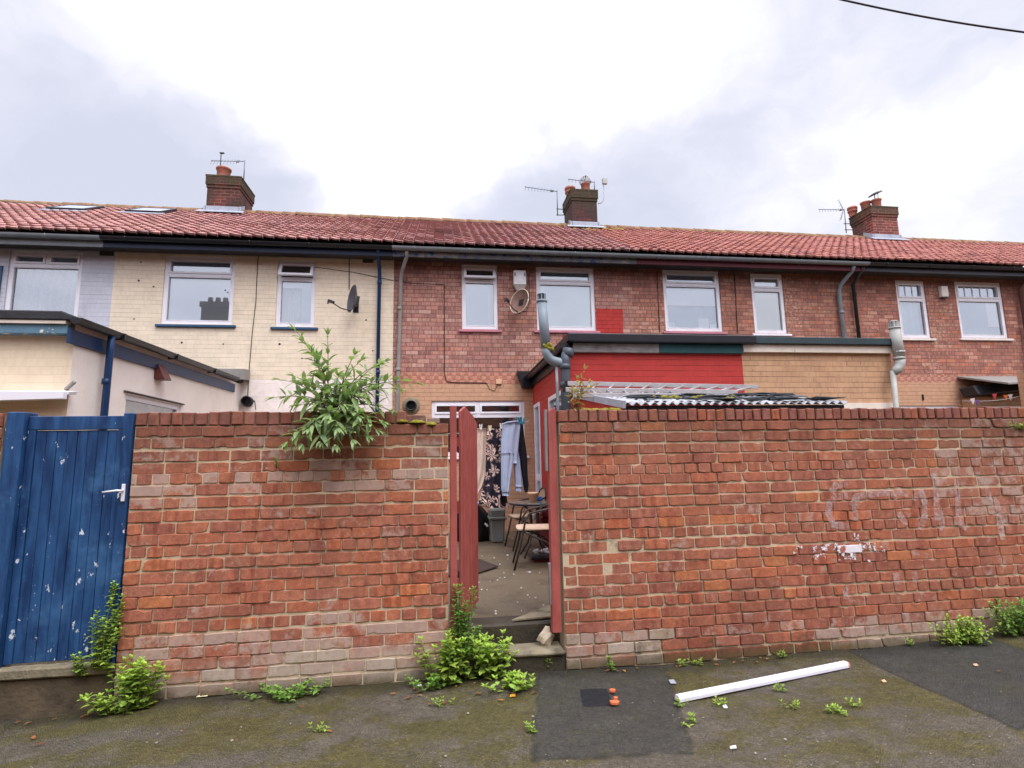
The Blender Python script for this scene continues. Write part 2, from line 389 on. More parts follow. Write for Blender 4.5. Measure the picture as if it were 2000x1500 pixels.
def tilemat(name, a, b, cdk):
    n = N(name); p = n.pos()
    c = n.mix(1, n.attr('col'), n.mix(n.noise(p, 2.2, 6, .6), a, b), 'MULTIPLY')
    c = n.mix(n.math('MULTIPLY', n.sm(n.noise(p, 1.1, 7, .7), .52, .72), .6), c, cdk)
    c = n.mix(n.math('MULTIPLY', n.sm(n.noise(p, 16, 5, .7), .62, .75), .35), c, C(150, 120, 100))
    n.bsdf(c, n.math('MULTIPLY_ADD', n.noise(p, 8), .3, .5), n.bump(n.noise(p, 40, 5), .25, .01), 0, .22); return n.m
m_tile_l = tilemat('weathered_pink_tile', C(188, 138, 130), C(168, 120, 114), C(118, 86, 84))
m_tile_m = tilemat('dark_pink_tile', C(184, 134, 128), C(162, 116, 112), C(110, 84, 84))
m_tile_r = tilemat('orange_red_tile', C(192, 132, 120), C(174, 114, 104), C(128, 86, 80))
m_tile_far = paint('far_roof', C(150, 110, 104), .8, .2)
m_ridge = paint('lichened_ridge', C(140, 108, 82), .9, .3, 7, .5, 30, dirt=C(150, 128, 70), dirt_amt=.8)
m_lichen = paint('yellow_lichen', C(150, 128, 60), .95, .3, 14, .6, 30)

def glassmat():
    n = N('window_glass')
    fr = n.new('Fresnel'); fr.inputs[0].default_value = 1.5
    tr = n.new('BsdfTransparent'); tr.inputs[0].default_value = (.98, 1, 1, 1)
    gl = n.new('BsdfGlossy'); gl.inputs['Roughness'].default_value = .01; gl.inputs[0].default_value = (.92, .96, 1, 1)
    mx = n.new('MixShader'); n.put(mx.inputs[0], n.math('MULTIPLY_ADD', fr.outputs[0], 1.0, .25, clamp=True))
    n.t.links.new(tr.outputs[0], mx.inputs[1]); n.t.links.new(gl.outputs[0], mx.inputs[2]); n.t.links.new(mx.outputs[0], n.out.inputs[0]); return n.m
m_glass = glassmat()
def lace():
    n = N('lace_curtain'); p = n.pos()
    x = n.sep(p)[0]
    v = n.noise(n.vmath('MULTIPLY', p, (26, 3, 2.0)), 1, 3)
    w = n.noise(p, 26, 4, .7)
    c = n.mix(n.math('MULTIPLY', n.math('ADD', v, w), .5), C(118, 130, 152), C(250, 250, 254))
    n.bsdf(c, .9); return n.m
m_lace = lace()
m_bl_pale = paint('pale_blue_blind', C(232, 243, 250), .85, .03, 2, .02)
m_bl_grey = paint('grey_blue_blind', C(176, 202, 222), .85, .05, 2, .02)
m_bl_cyan = paint('pale_cyan_blind', C(216, 243, 246), .85, .03, 2, .02)
m_bl_dusk = paint('dim_room_drape', C(120, 150, 178), .9, .12, 3, .02)
m_bl_cream = paint('cream_blind', C(232, 228, 186), .85, .03, 2, .02)

# garden wall: every brick is a raised block with its own colour; alpha of the colour = how much white bloom it carries
def gardenbrick():
    n = N('garden_wall_brick'); p = n.pos(); a = n.new('Attribute', attribute_name='col'); c0 = a.outputs['Color']; ef = a.outputs['Alpha']
    x, y, z = n.sep(p); row = n.math('FLOOR', n.math('DIVIDE', z, .0839))
    st = n.noise(n.comb(n.math('MULTIPLY', x, 15), n.math('MULTIPLY', row, 7.7), 0), 1, 1)
    amp = n.sm(n.noise(p, 2.7, 3), .38, .62)
    c = n.mix(n.math('MULTIPLY', n.math('MULTIPLY', n.sm(st, .52, .545), .75), amp), c0, n.mix(1, c0, (.72, .55, .58, 1), 'MULTIPLY'))
    c = n.mix(n.math('MULTIPLY', n.math('MULTIPLY', n.sm(st, .43, .405), .6), amp), c, n.mix(1, c0, (1.18, 1.05, 1.0, 1), 'MULTIPLY'))
    c = n.mix(.9, c, n.ramp(n.noise(p, 21, 7, .78), [(.28, .55), (.72, 1.4)]), 'MULTIPLY')
    c = n.mix(n.math('MULTIPLY', n.sm(n.noise(p, 38, 5, .75), .56, .66), .45), c, C(196, 150, 128))
    c = n.mix(n.math('MULTIPLY', n.sm(n.noise(n.vmath('ADD', p, (5, 5, 5)), 30, 5, .75), .58, .66), .5), c, C(110, 66, 56))
    c = n.mix(.7, c, n.ramp(n.noise(p, 120, 3, .7), [(.25, .78), (.75, 1.2)]), 'MULTIPLY')
    k = n.sm(n.math('ADD', n.noise(p, 11, 6, .72), n.math('MULTIPLY_ADD', ef, .5, -.27)), .42, .58)
    c = n.mix(n.math('MULTIPLY', k, .62), c, n.mix(n.noise(p, 30, 3), C(204, 186, 172), C(160, 144, 132)))
    sp = n.sm(n.noise(p, 70, 2, .5), .735, .76)
    c = n.mix(n.math('MULTIPLY', sp, .6), c, C(206, 190, 180))
    mo = n.math('MULTIPLY', n.sm(n.math('ADD', n.noise(p, 5, 6, .7), n.math('MULTIPLY', n.sm(z, .25, .0), .2)), .62, .76), .6)
    c = n.mix(mo, c, C(72, 66, 44))
    top = n.math('MULTIPLY', n.sm(n.math('ADD', z, n.math('MULTIPLY_ADD', n.noise(n.vmath('MULTIPLY', p, (3, 1, .7)), 1, 6, .7), 1.0, -.5)), 1.4, 1.95), .45)
    c = n.mix(top, c, C(82, 56, 44))
    ft = n.math('MULTIPLY', n.sm(n.math('ADD', z, n.math('MULTIPLY_ADD', n.noise(p, 5, 6, .75), .36, -.18)), .10, .0), .75)
    worn = n.math('MULTIPLY', n.sm(n.math('ADD', z, n.math('MULTIPLY_ADD', n.noise(p, 4, 6, .7), .5, -.25)), .30, .06), n.sm(n.math('ABSOLUTE', n.math('ADD', x, -2.35)), .75, 1.2))
    c = n.mix(n.math('MULTIPLY', worn, .5), c, n.mix(n.noise(p, 30, 4, .7), C(196, 180, 162), C(150, 136, 122)))
    damp = n.math('MULTIPLY', n.sm(n.noise(n.vmath('MULTIPLY', p, (1.6, 1, .5)), 1.3, 5, .6), .52, .7), .28)
    c = n.mix(damp, c, C(92, 58, 52))
    c = n.mix(ft, c, n.mix(n.noise(p, 16, 5, .7), C(66, 54, 40), C(92, 92, 48)))
    h = n.math('ADD', n.noise(p, 45, 6, .75), n.math('MULTIPLY', n.noise(p, 160, 3, .6), .5))
    n.bsdf(c, .78, n.bump(h, .55, .006), 0, .3); return n.m
m_gbrick = gardenbrick()
def mortarmat():
    n = N('tan_mortar'); p = n.pos()
    c = n.mix(n.noise(p, 3, 6, .7), C(190, 168, 136), C(218, 200, 170))
    c = n.mix(n.math('MULTIPLY', n.sm(n.noise(p, 2.6, 7, .75), .52, .64), .7), c, C(112, 96, 76))
    z = n.sep(p)[2]
    c = n.mix(n.math('MULTIPLY', n.sm(z, 1.6, 1.85), .6), c, C(96, 78, 60))
    n.bsdf(c, .95, n.bump(n.noise(p, 80, 6, .75), .9, .01), 0, .2); return n.m
m_mortar = mortarmat()

def asphalt():
    n = N('worn_alley_tarmac'); p = n.pos(); x, y, z = n.sep(p)
    c = n.mix(n.noise(p, 1.3, 8, .66), C(132, 123, 107), C(98, 90, 78))
    mm = n.math('ADD', n.noise(n.vmath('MULTIPLY', p, (.7, 1.3, 1)), 1.7, 9, .74), n.math('MULTIPLY', n.sm(y, 2.4, 3.9), .05))
    moss = n.mix(n.noise(p, 26, 6, .8), C(128, 120, 54), C(74, 66, 36))
    mk = n.math('MULTIPLY', n.sm(n.math('ADD', mm, n.math('MULTIPLY', n.sm(x, 1.0, -2.0), .015)), .46, .6), .8)
    def poly(pix, soft, wob, seed):
        P = [at(px, py, Z=0) for px, py in pix]; d = None
        pw = n.vmath('ADD', p, (seed, seed, 0))
        e = n.math('MULTIPLY_ADD', n.noise(pw, 2.6, 6, .6), wob, -wob*.5)
        for a, b in zip(P, P[1:]+P[:1]):
            t = (b-a); nn = Vector((t.y, -t.x, 0)).normalized()
            q = n.math('SUBTRACT', n.math('ADD', n.math('MULTIPLY', x, nn.x), n.math('MULTIPLY', y, nn.y)), nn.dot(a))
            d = q if d is None else n.math('MINIMUM', d, q)
        return n.sm(n.math('ADD', d, e), -soft, soft), n.math('ADD', d, e)
    k1, d1 = poly([(1050, 1300), (1300, 1296), (1352, 1470), (1040, 1490)], .018, .11, 0)
    k2, d2 = poly([(1640, 1262), (1860, 1236), (2190, 1335), (1990, 1428)], .014, .09, 7)
    k3, d3 = poly([(1132, 1343), (1184, 1341), (1197, 1374), (1138, 1376)], .006, .03, 3)
    km = n.math('MAXIMUM', n.math('MULTIPLY', k1, .9), k2)
    pc = n.mix(n.noise(p, 1.9, 7, .7), C(92, 90, 82), C(72, 71, 68))
    pm = n.math('MULTIPLY', n.sm(n.noise(p, 3.1, 8, .76), .5, .66), .45)
    pc = n.mix(pm, pc, C(92, 88, 54))
    c = n.mix(mk, c, moss); c = n.mix(km, c, pc)
    rim = n.math('MULTIPLY', n.math('MULTIPLY', n.sm(n.math('ABSOLUTE', d1), .03, .004), n.sm(n.noise(p, 9, 3), .38, .58)), .55)
    rim2 = n.math('MULTIPLY', n.sm(n.math('ABSOLUTE', d2), .025, .004), .5)
    c = n.mix(n.math('MAXIMUM', rim, rim2), c, C(48, 46, 34))
    c = n.mix(k3, c, C(46, 48, 52))
    v = n.new('TexVoronoi', feature='F1'); n.put(v.inputs['Vector'], p); v.inputs['Scale'].default_value = 120
    ag = n.sep(v.outputs['Color'])[0]
    c = n.mix(n.math('MULTIPLY_ADD', k3, -.6, .9), c, n.ramp(ag, [(.0, .72), (.5, .97), (.9, 1.15), (1, 1.6)]), 'MULTIPLY')
    c = n.mix(.9, c, n.ramp(n.noise(p, 30, 5, .75), [(.28, .58), (.72, 1.4)]), 'MULTIPLY')
    c = n.mix(.8, c, n.ramp(n.noise(p, 5.5, 6, .7), [(.3, .75), (.7, 1.25)]), 'MULTIPLY')
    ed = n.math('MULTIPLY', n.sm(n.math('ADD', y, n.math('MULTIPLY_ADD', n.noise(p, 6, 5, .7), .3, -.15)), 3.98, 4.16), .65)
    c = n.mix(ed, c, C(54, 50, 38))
    pat = n.sm(n.noise(p, 2.4, 6, .7), .6, .72)
    c = n.mix(n.math('MULTIPLY', pat, .3), c, C(150, 138, 118))
    h = n.math('ADD', n.math('MULTIPLY', v.outputs['Distance'], -18), n.math('ADD', n.math('MULTIPLY', n.noise(p, 25, 5, .7), .9), n.math('MULTIPLY', km, .5)))
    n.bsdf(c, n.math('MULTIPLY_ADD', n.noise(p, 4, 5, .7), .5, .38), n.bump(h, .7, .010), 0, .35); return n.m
m_asph = asphalt()
def yardmat():
    n = N('yard_concrete'); p = n.pos()
    c = n.mix(n.noise(p, 1.7, 8, .7), C(112, 98, 78), C(84, 74, 58))
    c = n.mix(.9, c, n.ramp(n.noise(p, 60, 4, .8), [(.25, .6), (.75, 1.4)]), 'MULTIPLY')
    c = n.mix(n.math('MULTIPLY', n.sm(n.noise(p, 3.4, 7, .7), .5, .68), .7), c, C(66, 54, 40))
    n.bsdf(c, n.math('MULTIPLY_ADD', n.noise(p, 3, 5), .5, .3), n.bump(n.noise(p, 70, 5, .7), .6, .01), 0, .4); return n.m
m_yard = yardmat()

def leafmat(name, cs, rough=.5):
    n = N(name)
    c = n.mix(1, n.attr('col'), n.mix(n.noise(n.pos(), 30), cs[0], cs[1]), 'MULTIPLY')
    p = n.new('BsdfPrincipled'); n.put(p.inputs['Base Color'], c); p.inputs['Roughness'].default_value = rough; p.inputs['Specular IOR Level'].default_value = .35
    t = n.new('BsdfTranslucent'); n.put(t.inputs[0], n.mix(1, c, (1.3, 1.4, .7, 1), 'MULTIPLY'))
    mx = n.new('MixShader'); mx.inputs[0].default_value = .3
    n.t.links.new(p.outputs[0], mx.inputs[1]); n.t.links.new(t.outputs[0], mx.inputs[2]); n.t.links.new(mx.outputs[0], n.out.inputs[0]); return n.m
m_leaf_b = leafmat('buddleia_leaf', (C(126, 150, 104), C(152, 172, 126)))
m_leaf_w = leafmat('weed_leaf', (C(142, 170, 74), C(166, 192, 96)))
m_leaf_d = leafmat('dark_weed_leaf', (C(106, 146, 70), C(132, 168, 86)))
m_stem = paint('green_brown_stem', C(110, 92, 70), .8, .2)
m_stem_g = paint('green_stem', C(116, 128, 70), .8, .2)
m_dead = leafmat('dead_leaf', (C(150, 96, 60), C(176, 126, 76)), .8)
m_moss = paint('cushion_moss', C(132, 124, 40), .95, .35, 30, .8, 60)
m_bloom = None
def chalk(name, col, lo, hi, amt):
    n = N(name); p = n.pos()
    k = n.math('MULTIPLY', n.sm(n.noise(p, 34, 5, .75), lo, hi), amt)
    tr = n.new('BsdfTransparent'); d = n.new('BsdfDiffuse'); d.inputs[0].default_value = col
    mx = n.new('MixShader'); n.put(mx.inputs[0], k)
    n.t.links.new(tr.outputs[0], mx.inputs[1]); n.t.links.new(d.outputs[0], mx.inputs[2]); n.t.links.new(mx.outputs[0], n.out.inputs[0]); return n.m
m_chalk = chalk('faded_white_marks', C(216, 192, 188), .34, .70, .58)
m_whitepaint = chalk('white_paint_patch', C(238, 234, 238), .53, .57, .95)

# ================================================================== SETTING
def nonuni(lo, hi, a, b, step, far):
    xs = []; x = lo
    while x < hi+1e-6: xs.append(x); x += step
    return [lo-far, lo-far*.3, lo-far*.06]+xs+[hi+far*.06, hi+far*.3, hi+far]
def ground_h(x, y):
    s = min(1, max(0, (x-3.4)/1.8)); s = s*s*(3-2*s)
    h = .09*s
    h += .018*mnoise.noise(Vector((x*.9, y*.9, 0)))+.006*mnoise.noise(Vector((x*4, y*4, 3)))
    h += -.02*math.exp(-((y-3.75)/.35)**2)
    if x < -1.9 and y > 3.6: h -= .05*min(1, (-1.9-x)*2)*min(1, (y-3.6)*2)
    return h
def sheet(name, mat, x0, x1, y0, y1, dz, step=.08, far=0, edge=None, kind='structure', h=ground_h):
    mb = MB(); mb.smooth = True
    if far: xs = nonuni(x0, x1, 0, 0, step, far); ys = nonuni(y0, y1, 0, 0, step, far)
    else:
        nx = max(2, int((x1-x0)/step)); ny = max(2, int((y1-y0)/step))
        xs = [x0+(x1-x0)*i/nx for i in range(nx+1)]; ys = [y0+(y1-y0)*i/ny for i in range(ny+1)]
    idx = [[None]*len(xs) for _ in ys]
    for j, y in enumerate(ys):
        for i, x in enumerate(xs):
            X, Yy = (x, y) if edge is None else edge(x, y)
            near = abs(X) < 12 and -6 < Yy < 6
            idx[j][i] = mb.V((X, Yy, (h(X, Yy) if near else 0)+dz))
    for j in range(len(ys)-1):
        for i in range(len(xs)-1): mb.F([idx[j][i], idx[j][i+1], idx[j+1][i+1], idx[j+1][i]])
    o = mb.build(name, mat, fixn=False); tag(o, kind=kind); return o
g = sheet('alley_ground', m_asph, -6, 9, -1, 4.28, 0, .08, 900)
mb = MB(); mb.smooth = True
nx, ny = 60, 60
ids = [[mb.V((-1.6+5.4*i/nx, 4.40+5.58*j/ny, .30+.012*mnoise.noise(Vector((i*.13, j*.13, 4)))-(.012 if 20 < i < 40 and j < 6 else 0))) for i in range(nx+1)] for j in range(ny+1)]
for j in range(ny):
    for i in range(nx): mb.F([ids[j][i], ids[j][i+1], ids[j+1][i+1], ids[j+1][i]])
mb.smooth = False
a = [mb.V((-1.6+5.4*i/nx, 4.40, .05)) for i in range(nx+1)]
for i in range(nx): mb.F([a[i], a[i+1], ids[0][i+1], ids[0][i]])
tag(mb.build('yard_floor', m_yard, fixn=False), kind='structure')
mb = MB()
mb.box(-30, -1.604, 4.45, 9.99, -.1, .28); mb.box(3.804, 40, 4.45, 9.99, -.1, .28)
tag(mb.build('side_yard_ground', m_yard), kind='structure')

# ------------------------------------------------------------------ garden walls
YW = 4.2; ROWH = .0839; TOPR = 1.845
PAL = [C(174, 106, 88), C(168, 102, 86), C(184, 114, 90), C(162, 100, 88), C(180, 118, 98), C(170, 112, 98), C(186, 110, 84)]
ORANGE = [C(200, 116, 78), C(194, 108, 76), C(208, 130, 84)]
PURP = [C(154, 96, 88), C(148, 90, 86), C(164, 110, 102)]
GREYB = [C(176, 158, 140), C(164, 146, 130), C(182, 166, 148), C(168, 134, 116), C(170, 114, 94)]
def brick_col(r, x, row_from_top, z, side):
    q = r.random(); br = r.uniform(.86, 1.02); ef = .42*r.random()**2
    if side == 'left':
        c = r.choice(PAL)
        if q < .05: c = r.choice(ORANGE)
        elif q < .16: c = r.choice(PURP)
        if row_from_top in (1,) and r.random() < .35: c = C(176, 104, 96); ef = .5
        if row_from_top in (5, 6) and r.random() < .75: ef = r.uniform(.6, .95)
        if row_from_top in (4, 7) and r.random() < .3: ef = r.uniform(.5, .8)
        if row_from_top in (2, 3) and r.random() < .2: ef = .5
        zz = z + .05*math.sin(x*2)
        if (zz < .11 and r.random() < .6) or (zz < .25 and x > -.75 and r.random() < .75) or (zz < .18 and x > -1.6 and r.random() < .5): c = r.choice(GREYB); ef = r.uniform(.4, .9)
        elif zz < .42: ef = max(ef, r.uniform(.3, .85)); c = r.choice(PAL+PURP)
        if row_from_top < 4: br *= .88
    else:
        c = r.choice(PAL)
        ora = .10 if .3 < z < 1.3 and 1.5 < x < 4.3 else .04
        if q < ora: c = r.choice(ORANGE)
        elif q < ora+.12: c = r.choice(PURP)
        if x > 3.3 and z > 1.4: br *= .9
        if x > 4.3 and z > .9: ef = max(ef, r.uniform(.2, .6)); c = tuple(Vector(c[:3]).lerp(Vector(C(160, 118, 106)[:3]), .5))+(1,)
        if x < 1.75 and z < .26 and r.random() < .7: c = r.choice(GREYB); ef = r.uniform(.4, .9)
        elif z < .09 and x < 3.2: c = C(140, 56, 46) if r.random() < .7 else C(120, 64, 56); ef = .1
        elif z < .18 and 1.3 < x < 2.2 and r.random() < .3: c = C(140, 60, 50)
        elif z < .28: c = r.choice(PURP+PAL[:3]); ef = r.uniform(.2, .55)
        if x > 3.1 and z < .25: ef = r.uniform(.35, .8)
    c = (c[0], c[1]*.99, c[2]*.88)
    m = C(166, 102, 74); t = .5 if c[1] < c[0]*.62 else .05
    c = tuple(c[i]*(1-t)+m[i]*t for i in range(3))
    return (c[0]*br, c[1]*br, c[2]*br, ef)

def brick_block(mb, r, x0, x1, z0, z1, y, col, depth=.035):
    """one laid brick: uneven outline, worn arris, face a little in or out of plane"""
    j = lambda s: r.uniform(-s, s)
    y = y + r.uniform(-.006, .003); ti = j(.003)
    cx, cz = (x0+x1)/2, (z0+z1)/2; nseg = 5 if x1-x0 > .15 else 3
    k = .003
    out = []
    for i in range(nseg+1):
        t = i/nseg; e = k if i in (0, nseg) else 0
        out.append((x0+(x1-x0)*t, z0+e+j(.0027)))
    for i in range(nseg+1):
        t = 1-i/nseg; e = k if i in (0, nseg) else 0
        out.append((x0+(x1-x0)*t, z1-e+j(.0027)))
    chip = r.random() < .25
    if chip:
        q = r.randrange(len(out)); out[q] = (out[q][0]+(cx-out[q][0])*.12, out[q][1]+(cz-out[q][1])*.3)
    back = [mb.V((px, y+depth, pz)) for px, pz in out]
    mid = [mb.V((px, y+.006, pz)) for px, pz in out]
    ins = .0036
    front = []
    for px, pz in out:
        dx = ins if px < cx else -ins; dz = ins if pz < cz else -ins
        if abs(px-cx) < (x1-x0)*.45: dx = 0
        front.append(mb.V((px+dx, y+ti*(px-cx)/.1, pz+dz)))
    mb.col = col; n = len(out)
    mb.F(front)
    for i in range(n):
        k2 = (i+1) % n
        mb.F([front[i], mid[i], mid[k2], front[k2]]); mb.F([mid[i], back[i], back[k2], mid[k2]])

def garden_wall(name, label, x0, x1, side, seed, nocope=None, drop=None):
    r = random.Random(seed); root = thing(name, label, 'wall', ((x0+x1)/2, YW+.11, 0))
    mb = MB(); cb = MB(); nrow = 22; jt = .0098
    for k in range(1, nrow+1):           # counted down from the coping
        z1 = TOPR-(k-1)*ROWH; z0 = z1-ROWH
        head = k in (5, 11, 17)
        if side == 'left': head = k in (5+0, 11, 17)
        L = .110 if head else .2195
        x = x0-r.choice((0, .5))*L if not head else x0-.02
        sag = .006*math.sin(k*1.3)
        if k % 2: x -= L*.5
        while x < x1-1e-3:
            l = L*r.uniform(.96, 1.04)
            if not head and r.random() < .04: l = .11
            a, b = max(x, x0), min(x+l, x1)
            if b-a > .03:
                dz = sag+.004*mnoise.noise(Vector((a*1.1, k*.7, seed)))
                if not (drop and a > drop[0] and k <= drop[1]):
                    brick_block(mb, r, a+jt*.5, b-jt*.5, z0+jt*.5+dz, z1-jt*.5+dz, YW+.010*mnoise.noise(Vector((a*.6, k*.12, seed))), brick_col(r, (a+b)/2, k, (z0+z1)/2, side))
            x += l
    wx = x0
    while wx < x1-.03:                   # brick-on-edge coping
        w = r.uniform(.078, .088)
        if not (nocope and nocope[0] < wx < nocope[1]):
            c = r.choice(PAL[:5]); q = r.uniform(.76, .98)
            if side == 'right': q = r.uniform(.84, 1.04)
            if r.random() < .05: c = r.choice(ORANGE)
            col = (c[0]*q, c[1]*q, c[2]*q, .05)
            dy = r.uniform(-.008, .006); dz = r.uniform(-.006, .005)
            bb = MB(); y0 = YW+dy; b1 = min(wx+w-.011, x1)
            pts = []
            for (px, pz) in ((wx+.001, TOPR+.008), (b1, TOPR+.008), (b1, TOPR+.103+dz), (wx+.001, TOPR+.103+dz)):
                pts.append((px+r.uniform(-.003, .003), pz+r.uniform(-.003, .003)))
            cx = (wx+b1)/2; cz = TOPR+.055
            cb.col = col
            bk = [cb.V((px, y0+.21, pz)) for px, pz in pts]; md = [cb.V((px, y0+.007, pz)) for px, pz in pts]
            fr = [cb.V((px+(.006 if px < cx else -.006), y0, pz+(.006 if pz < cz else -.006))) for px, pz in pts]
            cb.F(fr)
            for i in range(4):
                k2 = (i+1) % 4
                cb.F([fr[i], md[i], md[k2], fr[k2]]); cb.F([md[i], bk[i], bk[k2], md[k2]])
            cb.F(bk[::-1])
        wx += w
    mb.build('brickwork', m_gbrick, root); cb.build('coping', m_gbrick, root)
    m = MB()
    zt_ = TOPR+.002
    if drop:
        m.box(x0+.004, drop[0], YW+.0095, YW+.215, -.15, zt_); m.box(drop[0], x1-.004, YW+.0095, YW+.215, -.15, zt_-drop[1]*ROWH)
    else: m.box(x0+.004, x1-.004, YW+.0095, YW+.215, -.15, zt_)
    c0 = nocope[1] if nocope and nocope[0] < x0+.01 else x0+.004
    c1 = nocope[0] if nocope and nocope[1] > x1-.01 else x1-.004
    m.box(c0, c1, YW+.022, YW+.205, TOPR+.004, TOPR+.085)
    m.build('mortar', m_mortar, root)
    return root
XL0, XL1, XR0 = -2.16, .078, .945
wl = garden_wall('garden_wall', 'red brick garden wall between the blue door and the open red gate, white bloom near its foot', XL0, XL1, 'left', 11, nocope=(-.30, .2))
wr = garden_wall('garden_wall', 'long red brick garden wall right of the open gate with faded white marks', XR0, 9.6, 'right', 23)
wf = garden_wall('garden_wall', 'sliver of brick wall left of the blue door at the photo edge', -6.5, -3.0, 'left', 31)
# broken coping end: lumps of mortar and two loose bricks
mb = MB(); r = random.Random(5); mb.col = PAL[3][:3]+(.2,)
brick_block(mb, r, -.30, -.10, TOPR+.006, TOPR+.07, YW+.02, (.22, .10, .08, .3), .12)
brick_block(mb, r, -.09, .01, TOPR+.004, TOPR+.05, YW+.03, (.25, .14, .1, .6), .12)
mb.build('broken_coping', m_gbrick, wl)
mb = MB(); mb.smooth = True
for (px, py, w) in ((785, 822, .05), (815, 824, .07), (842, 828, .05), (745, 826, .05)):
    p = at(px, py, YW-.0); mb.lathe((p.x, YW+.03, p.z-.01), [(w, 0), (w*.9, .012), (w*.5, .026), (.005, .03)], 9)
mb.build('moss', m_moss, wl)
mb = MB(); mb.smooth = True
rr = random.Random(3)
for i in range(16):
    p = at(1128+i*5.2, 799+rr.uniform(-1, 1), YW+.1); w = rr.uniform(.025, .05)
    mb.lathe((p.x, YW+.04+rr.uniform(0, .1), TOPR+.098), [(w, 0), (w*.9, .012), (w*.55, .024), (.004, .028)], 9)
mb.build('moss', m_moss, wr)
# faded lettering strokes and white paint on the right wall, thin skins on the brick face
def strokes(mb, lines, w, y):
    for L in lines:
        pts = [at(px, py, YW) for px, py in L]
        for a, b in zip(pts[:-1], pts[1:]):
            d = (b-a).normalized(); s = Vector((-d.z, 0, d.x))*w/2; e = d*w*.35
            mb.poly([Vector((q.x, y, q.z)) for q in (a-e-s, b+e-s, b+e+s, a-e+s)]); y -= .00006
mb = MB()
strokes(mb, [[(1624, 957), (1632, 947), (1650, 944)], [(1650, 968), (1630, 970), (1618, 985), (1616, 1002), (1626, 1024), (1652, 1028)],
             [(1664, 985), (1672, 970), (1684, 968)], [(1668, 975), (1669, 1012)], [(1694, 965), (1734, 962)], [(1746, 970), (1756, 960), (1770, 966)],
             [(1784, 972), (1798, 962), (1804, 980), (1804, 1008), (1796, 1030)], [(1826, 936), (1828, 1012)], [(1866, 940), (1870, 1005)], [(1836, 1000), (1838, 1032)],
             [(1924, 952), (1930, 972)], [(1942, 980), (1948, 992), (1952, 1040)], [(1872, 1020), (1884, 1030)], [(1822, 930), (1824, 936)], [(1756, 1004), (1764, 1022)],
             [(1952, 1022), (1956, 1050)], [(1748, 1122), (1750, 1138)], [(1784, 1120), (1786, 1134)], [(1650, 1150), (1651, 1165)]], .055, YW-.0085)
mb.build('faded_lettering', m_chalk, wr, fixn=False)
mb = MB()
strokes(mb, [[(1636, 1070), (1680, 1068)], [(1590, 1072), (1632, 1066)], [(1551, 1074), (1562, 1072)], [(1588, 1090), (1606, 1086)], [(1634, 1088), (1658, 1084)],
             [(1662, 1086), (1676, 1088)], [(1684, 1064), (1704, 1066)], [(1700, 1075), (1722, 1071)], [(1671, 1042), (1674, 1052)], [(1690, 1084), (1692, 1094)], [(1672, 1056), (1674, 1060)]], .052, YW-.0105)
mb.build('white_paint', m_whitepaint, wr, fixn=False)
mb = MB(); pa = at(1637, 1083, YW); pb = at(1681, 1062, YW); mb.box(pa.x, pb.x, YW-.0115, YW-.003, pa.z+.01, pb.z-.006); mb.build('white_brick_face', paint('chipped_white_brick', C(232, 226, 228), .7, .1, 9, .4, 40, flake=C(168, 104, 88), flake_at=(.60, .63)), wr, bevel=.003)

# ------------------------------------------------------------------ blue door
bg = thing('yard_door', 'tall blue boarded yard door with flaking paint and a white lever handle', 'door', (-2.6, YW+.06, .25))
zb, ztp = .275, 1.945
xa, xb = at(48, 900, YW+.03).x, at(240, 900, YW+.03).x
xa, xb = -2.86, XL0-.075
mb = MB()
mb.box(xa-.115, xa-.004, YW-.02, YW+.12, zb-.08, 1.955)
mb.build('post', m_blue, bg, bevel=.006)
mb = MB(); mb.box(xb+.004, XL0-.006, YW-.012, YW+.10, zb-.08, 1.945); mb.build('post', m_blue, bg, bevel=.006)
mb = MB()
mb.box(xa, xb, YW+.022, YW+.06, ztp-.115, ztp-.018)           # head rail
mb.box(xa, xa+.05, YW+.022, YW+.06, zb, ztp-.117); mb.box(xb-.045, xb, YW+.022, YW+.06, zb, ztp-.117)
mb.build('door_frame', m_blue, bg, bevel=.004)
nb = 8; mb = MB(); wbd = (xb-xa-.097)/nb
for i in range(nb):
    x = xa+.051+i*wbd
    dy = R.uniform(-.003, .003)
    mb.box(x+.0015, x+wbd-.0015, YW+.034+dy, YW+.052+dy, zb+.002, ztp-.119)
mb.build('boards', m_blue, bg, bevel=.004)
mb = MB(); mb.box(xa+.05, xb-.045, YW+.0535, YW+.058, zb+.002, ztp-.119); mb.build('backing', m_navy, bg)
h = at(241, 958, YW-.02)
mb = MB(); mb.box(h.x-.011, h.x+.011, YW-.028, YW-.0135, h.z-.075, h.z+.045)
hd = mb.build('handle_plate', m_white, bg, bevel=.003)
mb = MB(); mb.tube([(h.x, YW-.02, h.z), (h.x, YW-.055, h.z), (h.x-.02, YW-.058, h.z+.002), (h.x-.115, YW-.054, h.z-.008)], [.007, .007, .008, .0065], 8)
mb.build('lever', m_white, hd)
mb = MB()
mb.box(-3.4, XL0-.004, YW-.03, YW+.4, .19, .262)
st = mb.build('door_step', m_conc, None, bevel=.012); tag(st, 'worn concrete threshold slab under the blue door', 'step')
mb = MB(); mb.box(-3.42, XL0-.002, YW+.0, YW+.42, -.15, .188); tag(mb.build('threshold_base', m_conc_soil, None, bevel=.01), 'dark damp footing beneath the blue door slab', 'footing')

